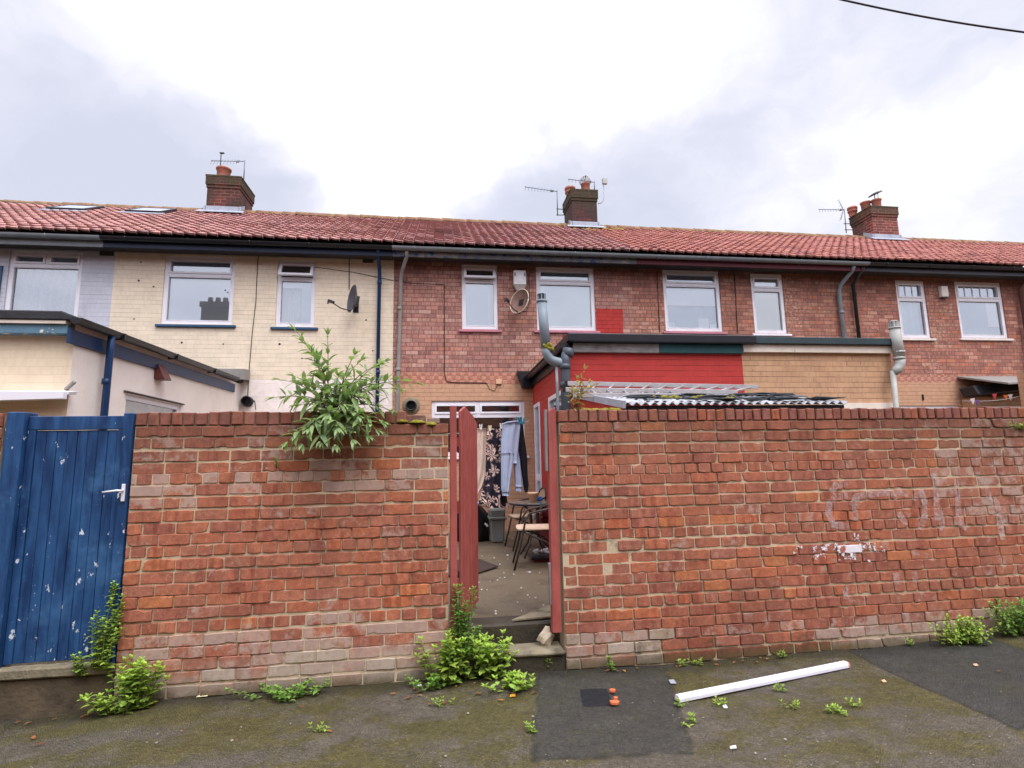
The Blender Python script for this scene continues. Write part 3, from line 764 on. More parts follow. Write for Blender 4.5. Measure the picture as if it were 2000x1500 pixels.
# ------------------------------------------------------------------ red gate
gt = thing('garden_gate', 'red wooden garden gate standing ajar between the brick walls', 'gate', (.5, YW+.1, .25))
zt_l = at(885, 793, YW+.05).z
mb = MB(); mb.box(.088, .140, YW+.02, YW+.09, .2, zt_l); mb.build('post', m_timber_red, gt, bevel=.004)
pr = thing  # (right post leans a little)
zt_r = at(1078, 795, YW+.05).z
mb = MB()
p0 = at(1086, 1216, YW+.04); p1 = at(1077, 792, YW+.04)
mb.prism([(p0.x-.032, YW+.02, .26), (p0.x+.036, YW+.02, .26), (p1.x+.03, YW+.02, zt_r), (p1.x-.034, YW+.02, zt_r-.035)], (0, .07, 0))
tag(mb.build('post', m_timber_red, gt, bevel=.004), 'leaning right post with bare timber strips')
mb = MB()
a = at(1066, 800, YW+.03); b = at(1067, 920, YW+.03); mb.bar((a.x, YW+.045, a.z), (b.x+.005, YW+.045, b.z), .022, .035, (0, 1, 0)); mb.build('timber_strip', m_timber_grey, gt, bevel=.002); mb = MB()
a = at(1074, 1100, YW+.03); b = at(1077, 1182, YW+.03); mb.bar((a.x, YW+.045, a.z), (b.x, YW+.045, b.z), .022, .035, (0, 1, 0))
mb.build('timber_strip', m_timber_grey, gt, bevel=.002)
hx = Vector((at(903, 1000, 4.32).x, 4.32, 0)); fx = Vector((at(934.5, 1000, 4.97).x, 4.97, 0))
d = (fx-hx).normalized(); nrm = Vector((d.y, -d.x, 0))
W = (fx-hx).length; mb = MB(); nb = 8
for i in range(nb):
    s0, s1 = W*i/nb, W*(i+1)/nb-.009
    tops = []
    for s in (s0, s1):
        u = s/W; tops.append(1.955+(.055*min(1, u/.22) if u < .22 else .055-.11*((u-.22)/.78)**1.2))
    a, b = hx+d*s0, hx+d*s1
    dy = R.uniform(-.006, .006)
    mb.prism([a+nrm*dy+Vector((0, 0, .345)), b+nrm*dy+Vector((0, 0, .345)), b+nrm*dy+Vector((0, 0, tops[1])), a+nrm*dy+Vector((0, 0, tops[0]))], -nrm*.022)
mb.build('gate_leaf', m_timber_red, gt, bevel=.003)
for zz in (.6, 1.2, 1.7): mb = MB(); mb.bar(hx-nrm*.042+Vector((0, 0, zz)), fx-nrm*.042+Vector((0, 0, zz)), .03, .09); mb.build('ledge', m_timber_red, gt)
for zz in (.7, 1.65): mb = MB(); mb.bar((.15, YW+.10, zz), hx-nrm*.03+d*.12+Vector((0, .02, zz)), .006, .05); mb.build('hinge', m_cable, gt)

# steps at the gate
mb = MB(); mb.box(.082, .943, YW-.03, YW+.19, .105, .155)
for i, v in enumerate(mb.v):
    mb.v[i] = (v[0], v[1]+(.03 if v[1] < YW+.1 and v[0] < .5 else 0), v[2])
m2_ = MB(); m2_.box(.086, .94, YW+.0, YW+.188, -.1, .1045); tag(m2_.build('step_base', m_conc_dark, None, bevel=.01), 'dark damp block beneath the worn gate step', 'footing')
s1 = mb.build('gate_step', m_conc, None, bevel=.02); tag(s1, 'low worn concrete step outside the red gate', 'step')
mb = MB(); mb.box(.082, .943, YW+.192, YW+.42, -.1, .298)
tag(mb.build('gate_threshold', m_conc_dark, None, bevel=.015), 'upper damp threshold step in the red gateway', 'step')
mb = MB(); a, b, c = at(1000, 1213, Z=.31), at(1085, 1206, Z=.31), at(1085, 1180, Z=.31)
mb.prism([a, b, c], (0, 0, .012)); tag(mb.build('cement_fillet', m_conc), kind='structure')
# rock on the step
def blob(name, c, rx, ry, rz, mat, label, cat, seed, rough=.3, sub=2, rot=0):
    bm = bmesh.new(); bmesh.ops.create_icosphere(bm, subdivisions=sub, radius=1)
    for v in bm.verts:
        n = v.co.normalized(); f = 1+rough*mnoise.noise(n*1.6+Vector((seed, 0, 0)))+rough*.4*mnoise.noise(n*4+Vector((0, seed, 0)))
        q = Vector((n.x*rx*f, n.y*ry*f, n.z*rz*f)); q.rotate(Matrix.Rotation(rot, 3, 'Y')); v.co = q
    me = bpy.data.meshes.new(name); bm.to_mesh(me); bm.free(); me.materials.append(mat)
    o = bpy.data.objects.new(name, me); COL.objects.link(o); o.location = c; tag(o, label, cat); return o
p = at(1068, 1230, YW+.06)
blob('rock', (p.x, YW+.11, .205), .055, .05, .072, m_rock, 'pale angular stone sitting on the gate step by the right post', 'stone', 4, .45, 2, .4)

# ================================================================== HOUSES
YH = 10.0; EY, EZ, RY, RZ = 9.56, 5.535, 13.3, 7.70
YARD = .3
def wall_mesh(mb, x0, x1, z0, z1, y, holes, depth=.12):
    xs = sorted({x0, x1}|{h[0] for h in holes}|{h[1] for h in holes}); zs = sorted({z0, z1}|{h[2] for h in holes}|{h[3] for h in holes})
    for a, b in zip(xs[:-1], xs[1:]):
        for c, d in zip(zs[:-1], zs[1:]):
            mx, mz = (a+b)/2, (c+d)/2
            if any(h[0] < mx < h[1] and h[2] < mz < h[3] for h in holes): continue
            mb.poly([(a, y, c), (b, y, c), (b, y, d), (a, y, d)])
    for (a, b, c, d) in holes:
        mb.poly([(a, y, c), (a, y+depth, c), (a, y+depth, d), (a, y, d)]); mb.poly([(b, y, c), (b, y, d), (b, y+depth, d), (b, y+depth, c)])
        mb.poly([(a, y, c), (b, y, c), (b, y+depth, c), (a, y+depth, c)]); mb.poly([(a, y, d), (a, y+depth, d), (b, y+depth, d), (b, y, d)])

def roof_tiles(x0, x1, seed):
    r = random.Random(seed); mb = MB(); mb.smooth = False
    sv = Vector((0, RY-EY, RZ-EZ)); L = sv.length; sv.normalize(); nv = Vector((0, -sv.z, sv.y))
    nr = 18; ex = L/nr; nt = max(1, round((x1-x0)/.183)); tw = (x1-x0)/nt
    prof = [(0, -.014), (.05, -.014), (.08, .018), (.2, .025), (.38, .018), (.6, .008), (.84, .006), (.96, .012), (1.0, -.014)]
    for row in range(nr):
        s0 = row*ex-(.03 if row == 0 else 0); s1 = (row+1)*ex+.02
        wob = lambda X: .022*mnoise.noise(Vector((X*.45, row*.25, seed)))
        for t in range(nt):
            br = r.uniform(.9, 1.08); c = (br*r.uniform(.96, 1.04), br, br*r.uniform(.95, 1.05), 1)
            if r.random() < .03: c = (.55, .55, .58, 1)
            mb.col = c; hh = .032+r.uniform(-.006, .006); ds = r.uniform(-.008, .008)
            P = lambda u, s, h: Vector((x0+(t+u)*tw, EY, EZ))+sv*s+nv*(h+wob(x0+(t+u)*tw))
            lo = [mb.V(P(u, s0+ds, h+hh)) for u, h in prof]; hi = [mb.V(P(u, s1, h+.004)) for u, h in prof]; un = [mb.V(P(u, s0+ds, h+.0)) for u, h in prof]
            mb.smooth = True
            for i in range(len(prof)-1): mb.F([lo[i], lo[i+1], hi[i+1], hi[i]])
            mb.smooth = False
            mb.col = (c[0]*.6, c[1]*.6, c[2]*.6, 1)  # tile front edges coloured darker, painting in the shadow gap under each lap
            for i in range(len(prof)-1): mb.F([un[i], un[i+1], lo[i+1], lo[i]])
    # deck under the tiles and the far slope
    mb.col = (.5, .5, .5, 1)
    d = nv*-.012; a = Vector((0, EY, EZ)); b = Vector((0, RY, RZ)); c = Vector((0, 2*RY-EY, EZ))
    X = lambda v, x: Vector((x, v.y, v.z))
    mb.poly([X(a+d, x0), X(a+d, x1), X(b+d, x1), X(b+d, x0)]); mb.poly([X(b+d, x0), X(b+d, x1), X(c, x1), X(c, x0)])
    return mb

def add_window(par, x0, x1, z0, z1, ztr=None, ntop=1, openlight=False, blinds=(), sill=None, silld=.07, lead=0, y=YH, fw=.06, dirn='y', frame=None, curt=None, sillw=.07):
    frame = frame or m_white
    yf0, yf1 = y+.025, y+.10
    mb = MB()
    mb.box(x0, x0+fw, yf0, yf1, z0, z1); mb.box(x1-fw, x1, yf0, yf1, z0, z1)
    mb.box(x0+fw, x1-fw, yf0, yf1, z0, z0+fw); mb.box(x0+fw, x1-fw, yf0, yf1, z1-fw, z1)
    panes = MB(); sash = MB(); lead_b = MB(); ow = MB()
    lights = []
    if ztr:
        mb.box(x0+fw, x1-fw, yf0, yf1, ztr-.028, ztr+.028)
        w = (x1-x0-2*fw)/ntop
        for i in range(ntop):
            a = x0+fw+i*w; b = a+w
            if i: mb.box(a-.025, a+.025, yf0, yf1, ztr+.03, z1-fw)
            if i: a += .027
            if i < ntop-1: b -= .027
            lights.append((a, b, ztr+.029, z1-fw-.001, True))
        lights.append((x0+fw, x1-fw, z0+fw+.001, ztr-.029, False))
    else: lights.append((x0+fw, x1-fw, z0+fw, z1-fw, False))
    wobj = mb.build('window', frame, par, bevel=.004)
    for (a, b, c, d, top) in lights:
        if top and openlight:
            ang = rad(24); piv = Vector((0, yf0-.004, d)); hgt = d-c+.03
            dv = Vector((0, -math.sin(ang), -math.cos(ang))); nv = Vector((0, -math.cos(ang), math.sin(ang)))
            A = Vector((a-.02, 0, 0)); B = Vector((b+.02, 0, 0)); k = .05
            def q(x, s): return Vector((x, piv.y, piv.z))+dv*s
            ow.bar(q(a-.02+k/2, 0), q(a-.02+k/2, hgt), k, .045, (0, 1, 0)); ow.bar(q(b+.02-k/2, 0), q(b+.02-k/2, hgt), k, .045, (0, 1, 0))
            ow.bar(q(a-.02+k, k/2), q(b+.02-k, k/2), k, .045, nv); ow.bar(q(a-.02+k, hgt-k/2), q(b+.02-k, hgt-k/2), k, .045, nv)
            panes.poly([q(a+.03, k), q(b-.03, k), q(b-.03, hgt-k), q(a+.03, hgt-k)])
            continue
        k = .036 if top else .016; yo = -.012 if top else 0
        for bx in ((a, a+k, c, d), (b-k, b, c, d)): sash.box(bx[0], bx[1], yf0+yo-.002, yf1-.02, bx[2], bx[3])
        sash.box(a+k, b-k, yf0+yo-.002, yf1-.02, c, c+k); sash.box(a+k, b-k, yf0+yo-.002, yf1-.02, d-k, d)
        panes.poly([(a+k, y+.062, c+k), (b-k, y+.062, c+k), (b-k, y+.062, d-k), (a+k, y+.062, d-k)])
        if lead and top:
            for i in range(1, lead): xx = a+k+(b-a-2*k)*i/lead; gb = MB(); gb.box(xx-.009, xx+.009, y+.052, y+.060, c+k, d-k); gb.build('glazing_bar', m_white, wobj)
    if sash.v: sash.build('sash', frame, wobj, bevel=.003)
    if ow.v: ow.build('open_sash', frame, wobj, bevel=.003)
    panes.build('pane', m_glass, wobj, fixn=False)
    if lead_b.v: lead_b.build('glazing_bar', m_white, wobj)
    for (za, zb_, mat, xa_, xb_) in blinds:
        b = MB(); xl = x0+(x1-x0)*xa_; xr = x0+(x1-x0)*xb_
        zl = z0+(z1-z0)*za; zh = z0+(z1-z0)*(zb_ if zb_ < 1 else 1.07)
        b.box(xl, xr, y+.104, y+.107, zl, zh); b.build('blind', mat, wobj)
    if curt:
        for (za, zb_, mat, xa_, xb_, nf) in curt:
            b = MB(); b.smooth = True; n = 60; xl = x0+(x1-x0)*xa_; xr = x0+(x1-x0)*xb_; zl = z0+(z1-z0)*za; zh = z0+(z1-z0)*zb_
            ids = []
            for i in range(n+1):
                t = i/n; yy = y+.18+.03*math.sin(t*nf*6.28+1.3*math.sin(t*9))
                ids.append((b.V((xl+(xr-xl)*t, yy, zl)), b.V((xl+(xr-xl)*t, yy, zh))))
            for i in range(n): b.F([ids[i][0], ids[i+1][0], ids[i+1][1], ids[i][1]])
            b.build('curtain', mat, wobj, fixn=False)
    if sill:
        s = MB(); s.prism([(x0-sillw, y-.045, z0-.062), (x0-sillw, y+.10, z0-.062), (x0-sillw, y+.10, z0-.002), (x0-sillw, y-.045, z0-.018)], (x1-x0+2*sillw, 0, 0))
        s.build('sill', sill, wobj, bevel=.006)
    return wobj

def gutter(par, x0, x1, mat, z=5.455, y=9.565, r=.062):
    mb = MB(); n = 8; mb.smooth = True
    for (rr, fl) in ((r, 1), (r-.006, -1)):
        ring = [[mb.V((x, y-rr*math.cos(math.pi*k/n), z-rr*math.sin(math.pi*k/n))) for k in range(n+1)] for x in (x0, x1)]
        for k in range(n): mb.F([ring[0][k], ring[0][k+1], ring[1][k+1], ring[1][k]][::fl])
    mb.smooth = False
    for x in (x0, x1):
        mb.poly([(x, y-r*math.cos(math.pi*k/n), z-r*math.sin(math.pi*k/n)) for k in range(n+1)])
    for i in range(int((x1-x0)/1.0)):
        xx = x0+.4+i*1.0; mb.tube([(xx, y-(r+.006)*math.cos(math.pi*k/6), z-(r+.006)*math.sin(math.pi*k/6)) for k in range(7)], .008, 5)
    return mb.build('gutter', mat, par, fixn=False)

def pipe(par, name, pts, r, mat, collars=()):
    mb = MB(); mb.tube(pts, r, 12)
    for c in collars: mb.lathe(Vector(c)-Vector((0, 0, .03)), [(r*1.2, 0), (r*1.2, .06)], 12)
    return mb.build(name, mat, par)

def arc(c, u, v, r, a0, a1, n=8):
    c, u, v = Vector(c), Vector(u), Vector(v)
    return [c+r*(math.cos(a0+(a1-a0)*i/n)*u+math.sin(a0+(a1-a0)*i/n)*v) for i in range(n+1)]

def house(name, label, x0, x1, wm, tile, gm, fm, holes, seed, gx=None, fx=None, vents=()):
    root = thing(name, label, 'house', ((x0+x1)/2, YH, YARD))
    mb = MB()
    wall_mesh(mb, x0, x1, YARD-.05, 5.46, YH, holes)
    mb.poly([(x0, YH, 0), (x0, 2*RY-YH, 0), (x0, 2*RY-YH, 5.4), (x0, RY, RZ-.1), (x0, YH, 5.46)]); mb.poly([(x1, YH, 0), (x1, 2*RY-YH, 0), (x1, 2*RY-YH, 5.4), (x1, RY, RZ-.1), (x1, YH, 5.46)][::-1])
    mb.poly([(x0, 2*RY-YH, 0), (x1, 2*RY-YH, 0), (x1, 2*RY-YH, 5.4), (x0, 2*RY-YH, 5.4)])
    mb.build('wall', wm, root, fixn=False)
    # rooms behind the windows: upper floor and back partition
    mb = MB(); mb.box(x0+.02, x1-.02, 13.2, 13.25, .2, 5.4); mb.box(x0+.02, x1-.02, 10.14, 13.2, 2.9, 2.95); mb.box(x0+.02, x1-.02, 10.14, 13.2, 5.41, 5.44)
    xm = [a for a in [(h[1], h[0]) for h in holes]]
    mb.build('interior', m_interior, root)
    rf = roof_tiles(x0, x1, seed).build('roof', tile, root, fixn=False)
    mb = MB(); r = random.Random(seed); x = x0
    while x < x1-.05:
        l = min(.31, x1-x); mb.col = (r.uniform(.85, 1.1),)*3+(1,); dz = r.uniform(-.008, .008)
        pts0 = [(0, RY+.13*math.cos(t), RZ-.035+dz+.115*math.sin(t)) for t in [math.pi*k/8 for k in range(9)]]
        a = [mb.V((x+.002, p[1], p[2]+.008)) for p in pts0]; b = [mb.V((x+l+.012, p[1], p[2])) for p in pts0]
        mb.smooth = True
        for i in range(8): mb.F([a[i], b[i], b[i+1], a[i+1]])
        mb.smooth = False; mb.F(a)
        x += l
    mb.build('ridge_tiles', m_ridge, rf, fixn=False)
    gutter(root, (gx or (x0, x1))[0], (gx or (x0, x1))[1], gm)
    mb = MB(); mb.box(x0+.003, x1-.003, 9.635, 9.66, 5.30, 5.50); mb.build('fascia', fm, root, bevel=.003)
    mb = MB(); mb.box(x0+.003, x1-.003, 9.662, 9.998, 5.36, 5.375); mb.build('soffit', m_soffit, root)
    return root, rf

def hole(px0, px1, py0, py1):
    xm, ym = (px0+px1)/2, (py0+py1)/2
    return (at(px0, ym, YH).x, at(px1, ym, YH).x, at(xm, py1, YH).z, at(xm, py0, YH).z)
def tz(px, py): return at(px, py, YH).z
B0, B1, B2, B3, B4 = -10.9, at(220, 560, YH).x, at(769, 560, YH).x, at(1233, 560, YH).x, at(1668, 560, YH).x
B5 = 13.05; B6 = 18.2
hA = hole(12, 157, 490, 625); hB = hole(318, 457, 500, 633); hC = hole(540, 616, 508, 638); hD = hole(902, 972, 517, 643)
hE = hole(1048, 1162, 522, 645); hF = hole(1297, 1408, 528, 647); hG = hole(1470, 1533, 535, 651); hH = hole(1755, 1812, 548, 660); hI = hole(1871, 1962, 551, 660)
hK = hole(843, 1025, 783, 890)
hS = hole(1757, 1878, 792, 850)

# grey painted house
H1, r1 = house('terraced_house', 'pale grey painted terraced house at the far left with a lace curtain', B0, B1, m_wall_grey, m_tile_l, m_gut_grey, m_gut_grey, [hA], 1)
add_window(H1, *hA, ztr=tz(85, 518), ntop=2, curt=[(.0, .76, m_lace, .02, .98, 9)], blinds=[(.77, 1.0, m_bl_grey, .02, .98)])
mb = MB(); a = at(196, 486, YH); b = at(222, 500, YH); mb.box(a.x, b.x, YH-.012, YH-.002, b.z, a.z); mb.build('air_brick', m_dark, H1)
a = at(0, 525, YH); mb = MB(); mb.box(a.x-.4, a.x+.05, YH-.03, YH-.002, at(5, 590, YH).z, at(5, 520, YH).z); mb.build('shutter_edge', m_sill_blue, H1)
# roof windows on the grey house
sv = Vector((0, RY-EY, RZ-EZ)).normalized(); nv = Vector((0, -sv.z, sv.y))
def roofpt(px, py):
    d = ray(px, py); P0 = Vector((0, EY, EZ)); t = (P0-EYE).dot(nv)/d.dot(nv); return EYE+d*t
for (pa, pb) in (((105, 413), (165, 405)), ((258, 418), (306, 410))):
    c0 = roofpt(*pa); c1 = roofpt(pb[0], pa[1]); s_lo = (c0-Vector((0, EY, EZ))).dot(sv)
    xx0, xx1 = c0.x-.12, c0.x+.62; c = Vector(((xx0+xx1)/2, EY, EZ))+sv*(s_lo+.36)
    sk = MB(); hw, hl = (xx1-xx0)/2, .40
    for sx in (-1, 1): sk.obox(c+Vector((sx*(hw-.025), 0, 0))+nv*.055, Vector((.025, 0, 0)), sv*hl, nv*.035)
    for sy in (-1, 1): sk.obox(c+sv*sy*(hl-.025)+nv*.055, Vector((hw-.051, 0, 0)), sv*.025, nv*.035)
    so = sk.build('roof_window', m_gut_dark, H1, bevel=.004)
    g2 = MB(); g2.obox(c+nv*.072, Vector((hw-.052, 0, 0)), sv*(hl-.052), nv*.008); g2.build('pane', m_lead, so)
    fl = MB(); fl.obox(c-sv*(hl+.08)+nv*.045, Vector((hw+.08, 0, 0)), sv*.09, nv*.008); fl.build('flashing', m_lead, so)

# cream house
H2, r2 = house('terraced_house', 'cream painted terraced house with navy pipe and blue window sills', B1, B2, m_wall_cream, m_tile_l, m_black, m_navy_dark, [hB, hC], 2)
add_window(H2, *hB, ztr=tz(388, 537), blinds=[(.0, .72, m_bl_pale, .02, .98), (.74, 1.0, m_bl_grey, .02, .98)], sill=m_sill_blue)
add_window(H2, *hC, ztr=tz(578, 544), openlight=True, blinds=[(.0, .7, m_bl_grey, .62, .98), (.6, .7, m_bl_pale, .02, .62)], curt=[(0, .62, m_lace, .03, .6, 6)], sill=m_sill_blue)
x = at(741, 560, YH-.07).x
pipe(H2, 'downpipe', [(x, 9.60, 5.40), (x, 9.68, 5.33), (x, 9.86, 5.16), (x, 9.93, 5.05), (x-.01, 9.935, .3)], .034, m_navy, [(x, 9.935, 4.9), (x, 9.935, 3.2)])
# red house
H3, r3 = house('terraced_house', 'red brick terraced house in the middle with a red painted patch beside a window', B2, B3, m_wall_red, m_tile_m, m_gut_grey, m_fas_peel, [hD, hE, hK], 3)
add_window(H3, *hD, ztr=tz(937, 548), openlight=True, blinds=[(.0, .72, m_bl_grey, .02, .74)], curt=[(0, .74, m_bl_pale, .70, .98, 4)], sill=m_sill_pink)
we = add_window(H3, *hE, ztr=tz(1105, 552), blinds=[(.0, .72, m_bl_cyan, .02, .98), (.74, 1.0, m_bl_grey, .02, .98)], sill=m_sill_pink)
a = at(1131, 583, YH+.06); mb = MB(); mb.box(a.x-.03, a.x+.09, YH+.128, YH+.133, a.z-.05, a.z+.04); mb.build('sticker', paint('cyan_sticker', C(110, 196, 214)), we)
add_window(H3, *hK, ztr=tz(934, 811), ntop=2, fw=.055, sill=m_white, blinds=[(0, .1, m_interior, .02, .98)])
x = at(783, 560, YH-.07).x
pipe(H3, 'downpipe', [(x+.12, 9.60, 5.40), (x+.12, 9.66, 5.32), (x+.02, 9.88, 5.10), (x, 9.93, 4.98), (x-.03, 9.93, 3.2), (x-.06, 9.93, .3)], .036, m_pipe_old, [(x-.02, 9.93, 4.4), (x-.033, 9.93, 3.25)])
# brown house
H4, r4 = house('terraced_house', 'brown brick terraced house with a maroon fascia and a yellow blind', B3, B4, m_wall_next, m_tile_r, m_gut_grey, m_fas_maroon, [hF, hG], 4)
add_window(H4, *hF, ztr=tz(1352, 556), blinds=[(.44, .72, m_bl_pale, .02, .98), (.0, .16, m_bl_pale, .06, .2), (.0, .24, m_bl_pale, .62, .8), (.0, .14, m_bl_cyan, .82, .97), (.75, 1.0, m_bl_grey, .02, .98)], sill=m_sill_pink, curt=[(0, .44, m_bl_dusk, .02, .98, 3)])
add_window(H4, *hG, ztr=tz(1501, 565), blinds=[(.06, .7, m_bl_cream, .02, .98), (.74, 1.0, m_bl_pale, .02, .98), (.0, .07, m_bl_grey, .02, .98)], sill=m_white)
x = at(1640, 560, YH-.07).x
pipe(H4, 'downpipe', [(x+.1, 9.60, 5.40), (x+.1, 9.68, 5.30), (x-.02, 9.88, 5.08), (x-.03, 9.93, 4.96), (x, 9.93, .3)], .04, m_pipe_grey, [(x-.02, 9.93, 4.5)])
# right house
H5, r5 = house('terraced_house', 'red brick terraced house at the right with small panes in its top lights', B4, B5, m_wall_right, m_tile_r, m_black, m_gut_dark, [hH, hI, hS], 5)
add_window(H5, *hH, ztr=tz(1784, 584), lead=3, curt=[(0, .7, m_bl_grey, .02, .98, 3)], blinds=[(.73, 1.0, m_bl_grey, .02, .98)], sill=m_white_old)
add_window(H5, *hI, ztr=tz(1916, 585), lead=5, blinds=[(.0, .7, m_bl_dusk, .02, .70), (.22, .7, m_bl_pale, .71, .98), (.0, .2, m_bl_dusk, .71, .98), (.73, 1.0, m_bl_grey, .02, .98)], sill=m_white_old)
add_window(H5, *hS, fw=.055, blinds=[(0, .98, m_bl_grey, .02, .98)])
x = at(1672, 600, YH-.07).x
pipe(H5, 'downpipe', [(x-.02, 9.60, 5.38), (x-.02, 9.92, 5.1), (x, 9.93, .3)], .036, m_black, [(x, 9.93, 4.9)])
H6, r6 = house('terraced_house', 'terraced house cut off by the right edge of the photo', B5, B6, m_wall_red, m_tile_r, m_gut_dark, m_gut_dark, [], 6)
x = at(1997, 600, YH-.08).x
pipe(H6, 'downpipe', [(x, 9.6, 5.38), (x, 9.9, 5.1), (x, 9.92, .3)], .05, paint('brown_pipe', C(96, 66, 60), .5))

# flue stubs, cables, air bricks on the walls
def stub(par, px, py, r, ring):
    p = at(px, py, YH-.06); mb = MB()
    mb.lathe((p.x, YH-.001, p.z), [(r, 0), (r, .10), (r*.82, .10), (r*.82, .01)], 20, (0, -1, 0), cap=False)
    mb.lathe((p.x, YH-.004, p.z), [(r*.82, 0), (.001, .002)], 20, (0, -1, 0), cap=False)
    o = mb.build('flue', m_black, par, fixn=False)
    if ring:
        m2 = MB(); m2.lathe((p.x, YH-.001, p.z), [(r*1.7, 0), (r*1.65, .012), (r*1.05, .016)], 18, (0, -1, 0), cap=False); m2.build('collar', m_conc, o)
stub(H2, 482, 784, .095, False); stub(H3, 803, 792, .095, True)
def cable(par, pts, r=.006, y=YH-.008, mat=None):
    mb = MB(); mb.tube([Vector((at(px, py, YH).x, y, at(px, py, YH).z)) for px, py in pts], r, 5); return mb.build('cable', mat or m_cable, par)
cable(H2, [(506, 488), (503, 520), (500, 590), (493, 650), (487, 720), (484, 778)]); cable(H2, [(682, 500), (682, 566)], .008)
cable(H2, [(615, 522), (690, 532), (768, 548)], .005); cable(H2, [(488, 776), (498, 784), (500, 800)])
cable(H3, [(868, 558), (868, 650), (868, 730), (872, 745), (884, 747), (950, 748)], .007); cable(H3, [(772, 548), (800, 553), (868, 556)], .005); cable(H3, [(950, 748), (956, 760), (966, 764), (971, 752)], .005)
cable(H3, [(1033, 535), (1034, 590), (1028, 608), (1005, 608)], .006)
cable(H4, [(1283, 530), (1288, 648)], .007); cable(H4, [(1434, 536), (1440, 650)], .008); cable(H4, [(1528, 538), (1534, 545)], .006)
p = at(974, 746, YH); mb = MB(); mb.box(p.x-.055, p.x+.055, YH-.04, YH-.001, p.z-.045, p.z+.045); mb.build('junction_box', m_tan_pot, H3, bevel=.005)
for (par, px, py) in ((H2, 719, 509),):
    p = at(px, py, YH); mb = MB(); mb.box(p.x-.1, p.x+.1, YH-.006, YH-.001, p.z-.045, p.z+.045); mb.build('air_brick', m_soffit, par)
p = at(1802, 776, YH); mb = MB(); mb.box(p.x-.015, p.x+.015, YH-.02, YH-.001, p.z-.06, p.z+.06); mb.build('bracket', m_black, H5)
# fixing holes and chips in the cream paint
mb = MB(); r = random.Random(8)
for px, py in ((275, 512), (271, 548), (262, 623), (355, 669), (436, 672), (440, 567), (546, 672), (728, 685), (606, 540), (715, 625), (640, 706), (300, 560), (590, 700)):
    p = at(px, py, YH); mb = MB(); mb.lathe((p.x, YH-.001, p.z), [(r.uniform(.014, .022), 0), (.012, .004)], 7, (0, -1, 0)); mb.build('paint_chip', m_soffit, H2)

# ------------------------------------------------------------------ chimneys
def chimney(par, roof, pxl, pxr, y0, y1, pytop, mat, pots, courses=2, cap=m_moss_cap, over=.035):
    """front face at y0 spans pxl..pxr; pytop = photo row of its top front edge"""
    xl, xr = at(pxl, pytop+30, y0).x, at(pxr, pytop+30, y0).x; zt = at((pxl+pxr)/2, pytop, y0).z
    c = Vector(((xl+xr)/2, (y0+y1)/2, RZ))
    mb = MB(); zcor = zt-.30
    mb.box(xl, xr, y0, y1, RZ-.7, zcor); mb.box(xl-over*.5, xr+over*.5, y0-over*.5, y1+over*.5, zcor+.001, zcor+.075); mb.box(xl-over, xr+over, y0-over, y1+over, zcor+.076, zt)
    ch = mb.build('chimney', mat, par, bevel=.008)
    mb = MB(); m = over+.005
    q = [(xl-m, y0-m), (xr+m, y0-m), (xr+m, y1+m), (xl-m, y1+m)]; q2 = [(xl+.1, y0+.1), (xr-.1, y0+.1), (xr-.1, y1-.1), (xl+.1, y1-.1)]
    a = [mb.V((x+R.uniform(-.01, .01), y, zt-.02)) for x, y in q]; a2 = [mb.V((x, y, zt+.012+R.uniform(0, .015))) for x, y in q]; b = [mb.V((x, y, zt+.075)) for x, y in q2]
    for i in range(4): mb.F([a[i], a[(i+1) % 4], a2[(i+1) % 4], a2[i]]); mb.F([a2[i], a2[(i+1) % 4], b[(i+1) % 4], b[i]])
    mb.F(b); mb.build('flaunching', cap, ch)
    # lead apron where the stack meets the tiles
    mb = MB(); zr = EZ+(RZ-EZ)*(y0-EY)/(RY-EY)
    mb.prism([(xl-.06, y0-.012, zr+.06), (xr+.06, y0-.012, zr+.06), (xr+.05, y0-.012, zr+.20), (xl-.05, y0-.012, zr+.20)], (0, .010, 0))
    mb.prism([(xl-.14, y0-.012, zr+.085), (xr+.14, y0-.012, zr+.085), (xr+.17, y0-.012-.2*sv.y, zr+.07-.2*sv.z), (xl-.17, y0-.012-.2*sv.y, zr+.07-.2*sv.z)], (0, -.004, .01))
    for sx, xx in ((-1, xl), (1, xr)):
        mb.prism([(xx+sx*.004, y0-.012, zr+.05), (xx+sx*.004, RY, RZ+.06), (xx+sx*.004, RY, RZ+.19), (xx+sx*.004, y0-.012, zr+.20)], (sx*.01, 0, 0))
    mb.build('flashing', m_lead, ch)
    for (fx_, fy_, rad_, hh, style) in pots:
        p = (xl+(xr-xl)*fx_, y0+(y1-y0)*fy_, zt+.03); mb = MB()
        if style == 'plain': prof = [(rad_*.86, 0), (rad_*.92, hh*.82), (rad_*1.04, hh*.86), (rad_*1.06, hh), (rad_*.9, hh), (rad_*.82, hh*.4)]
        elif style == 'ring': prof = [(rad_*.8, 0), (rad_*.84, hh*.4), (rad_*1.0, hh*.44), (rad_*1.0, hh*.6), (rad_*.9, hh*.62), (rad_*.9, hh*.74), (rad_*1.05, hh*.78), (rad_*1.05, hh), (rad_*.85, hh), (rad_*.8, hh*.5)]
        else: prof = [(rad_*.95, 0), (rad_*.93, hh*.9), (rad_*1.0, hh*.92), (rad_*1.0, hh), (rad_*.86, hh), (rad_*.8, hh*.5)]
        mb.lathe(p, prof, 20, cap=False); po = mb.build('chimney_pot', m_pot, ch, fixn=False)
        if style == 'balloon':
            pass
    return ch, xl, xr, zt
CH1 = chimney(H2, r2, 404, 468, 12.95, 13.85, 345, m_chim[0], [(.38, .2, .165, .26, 'plain')])
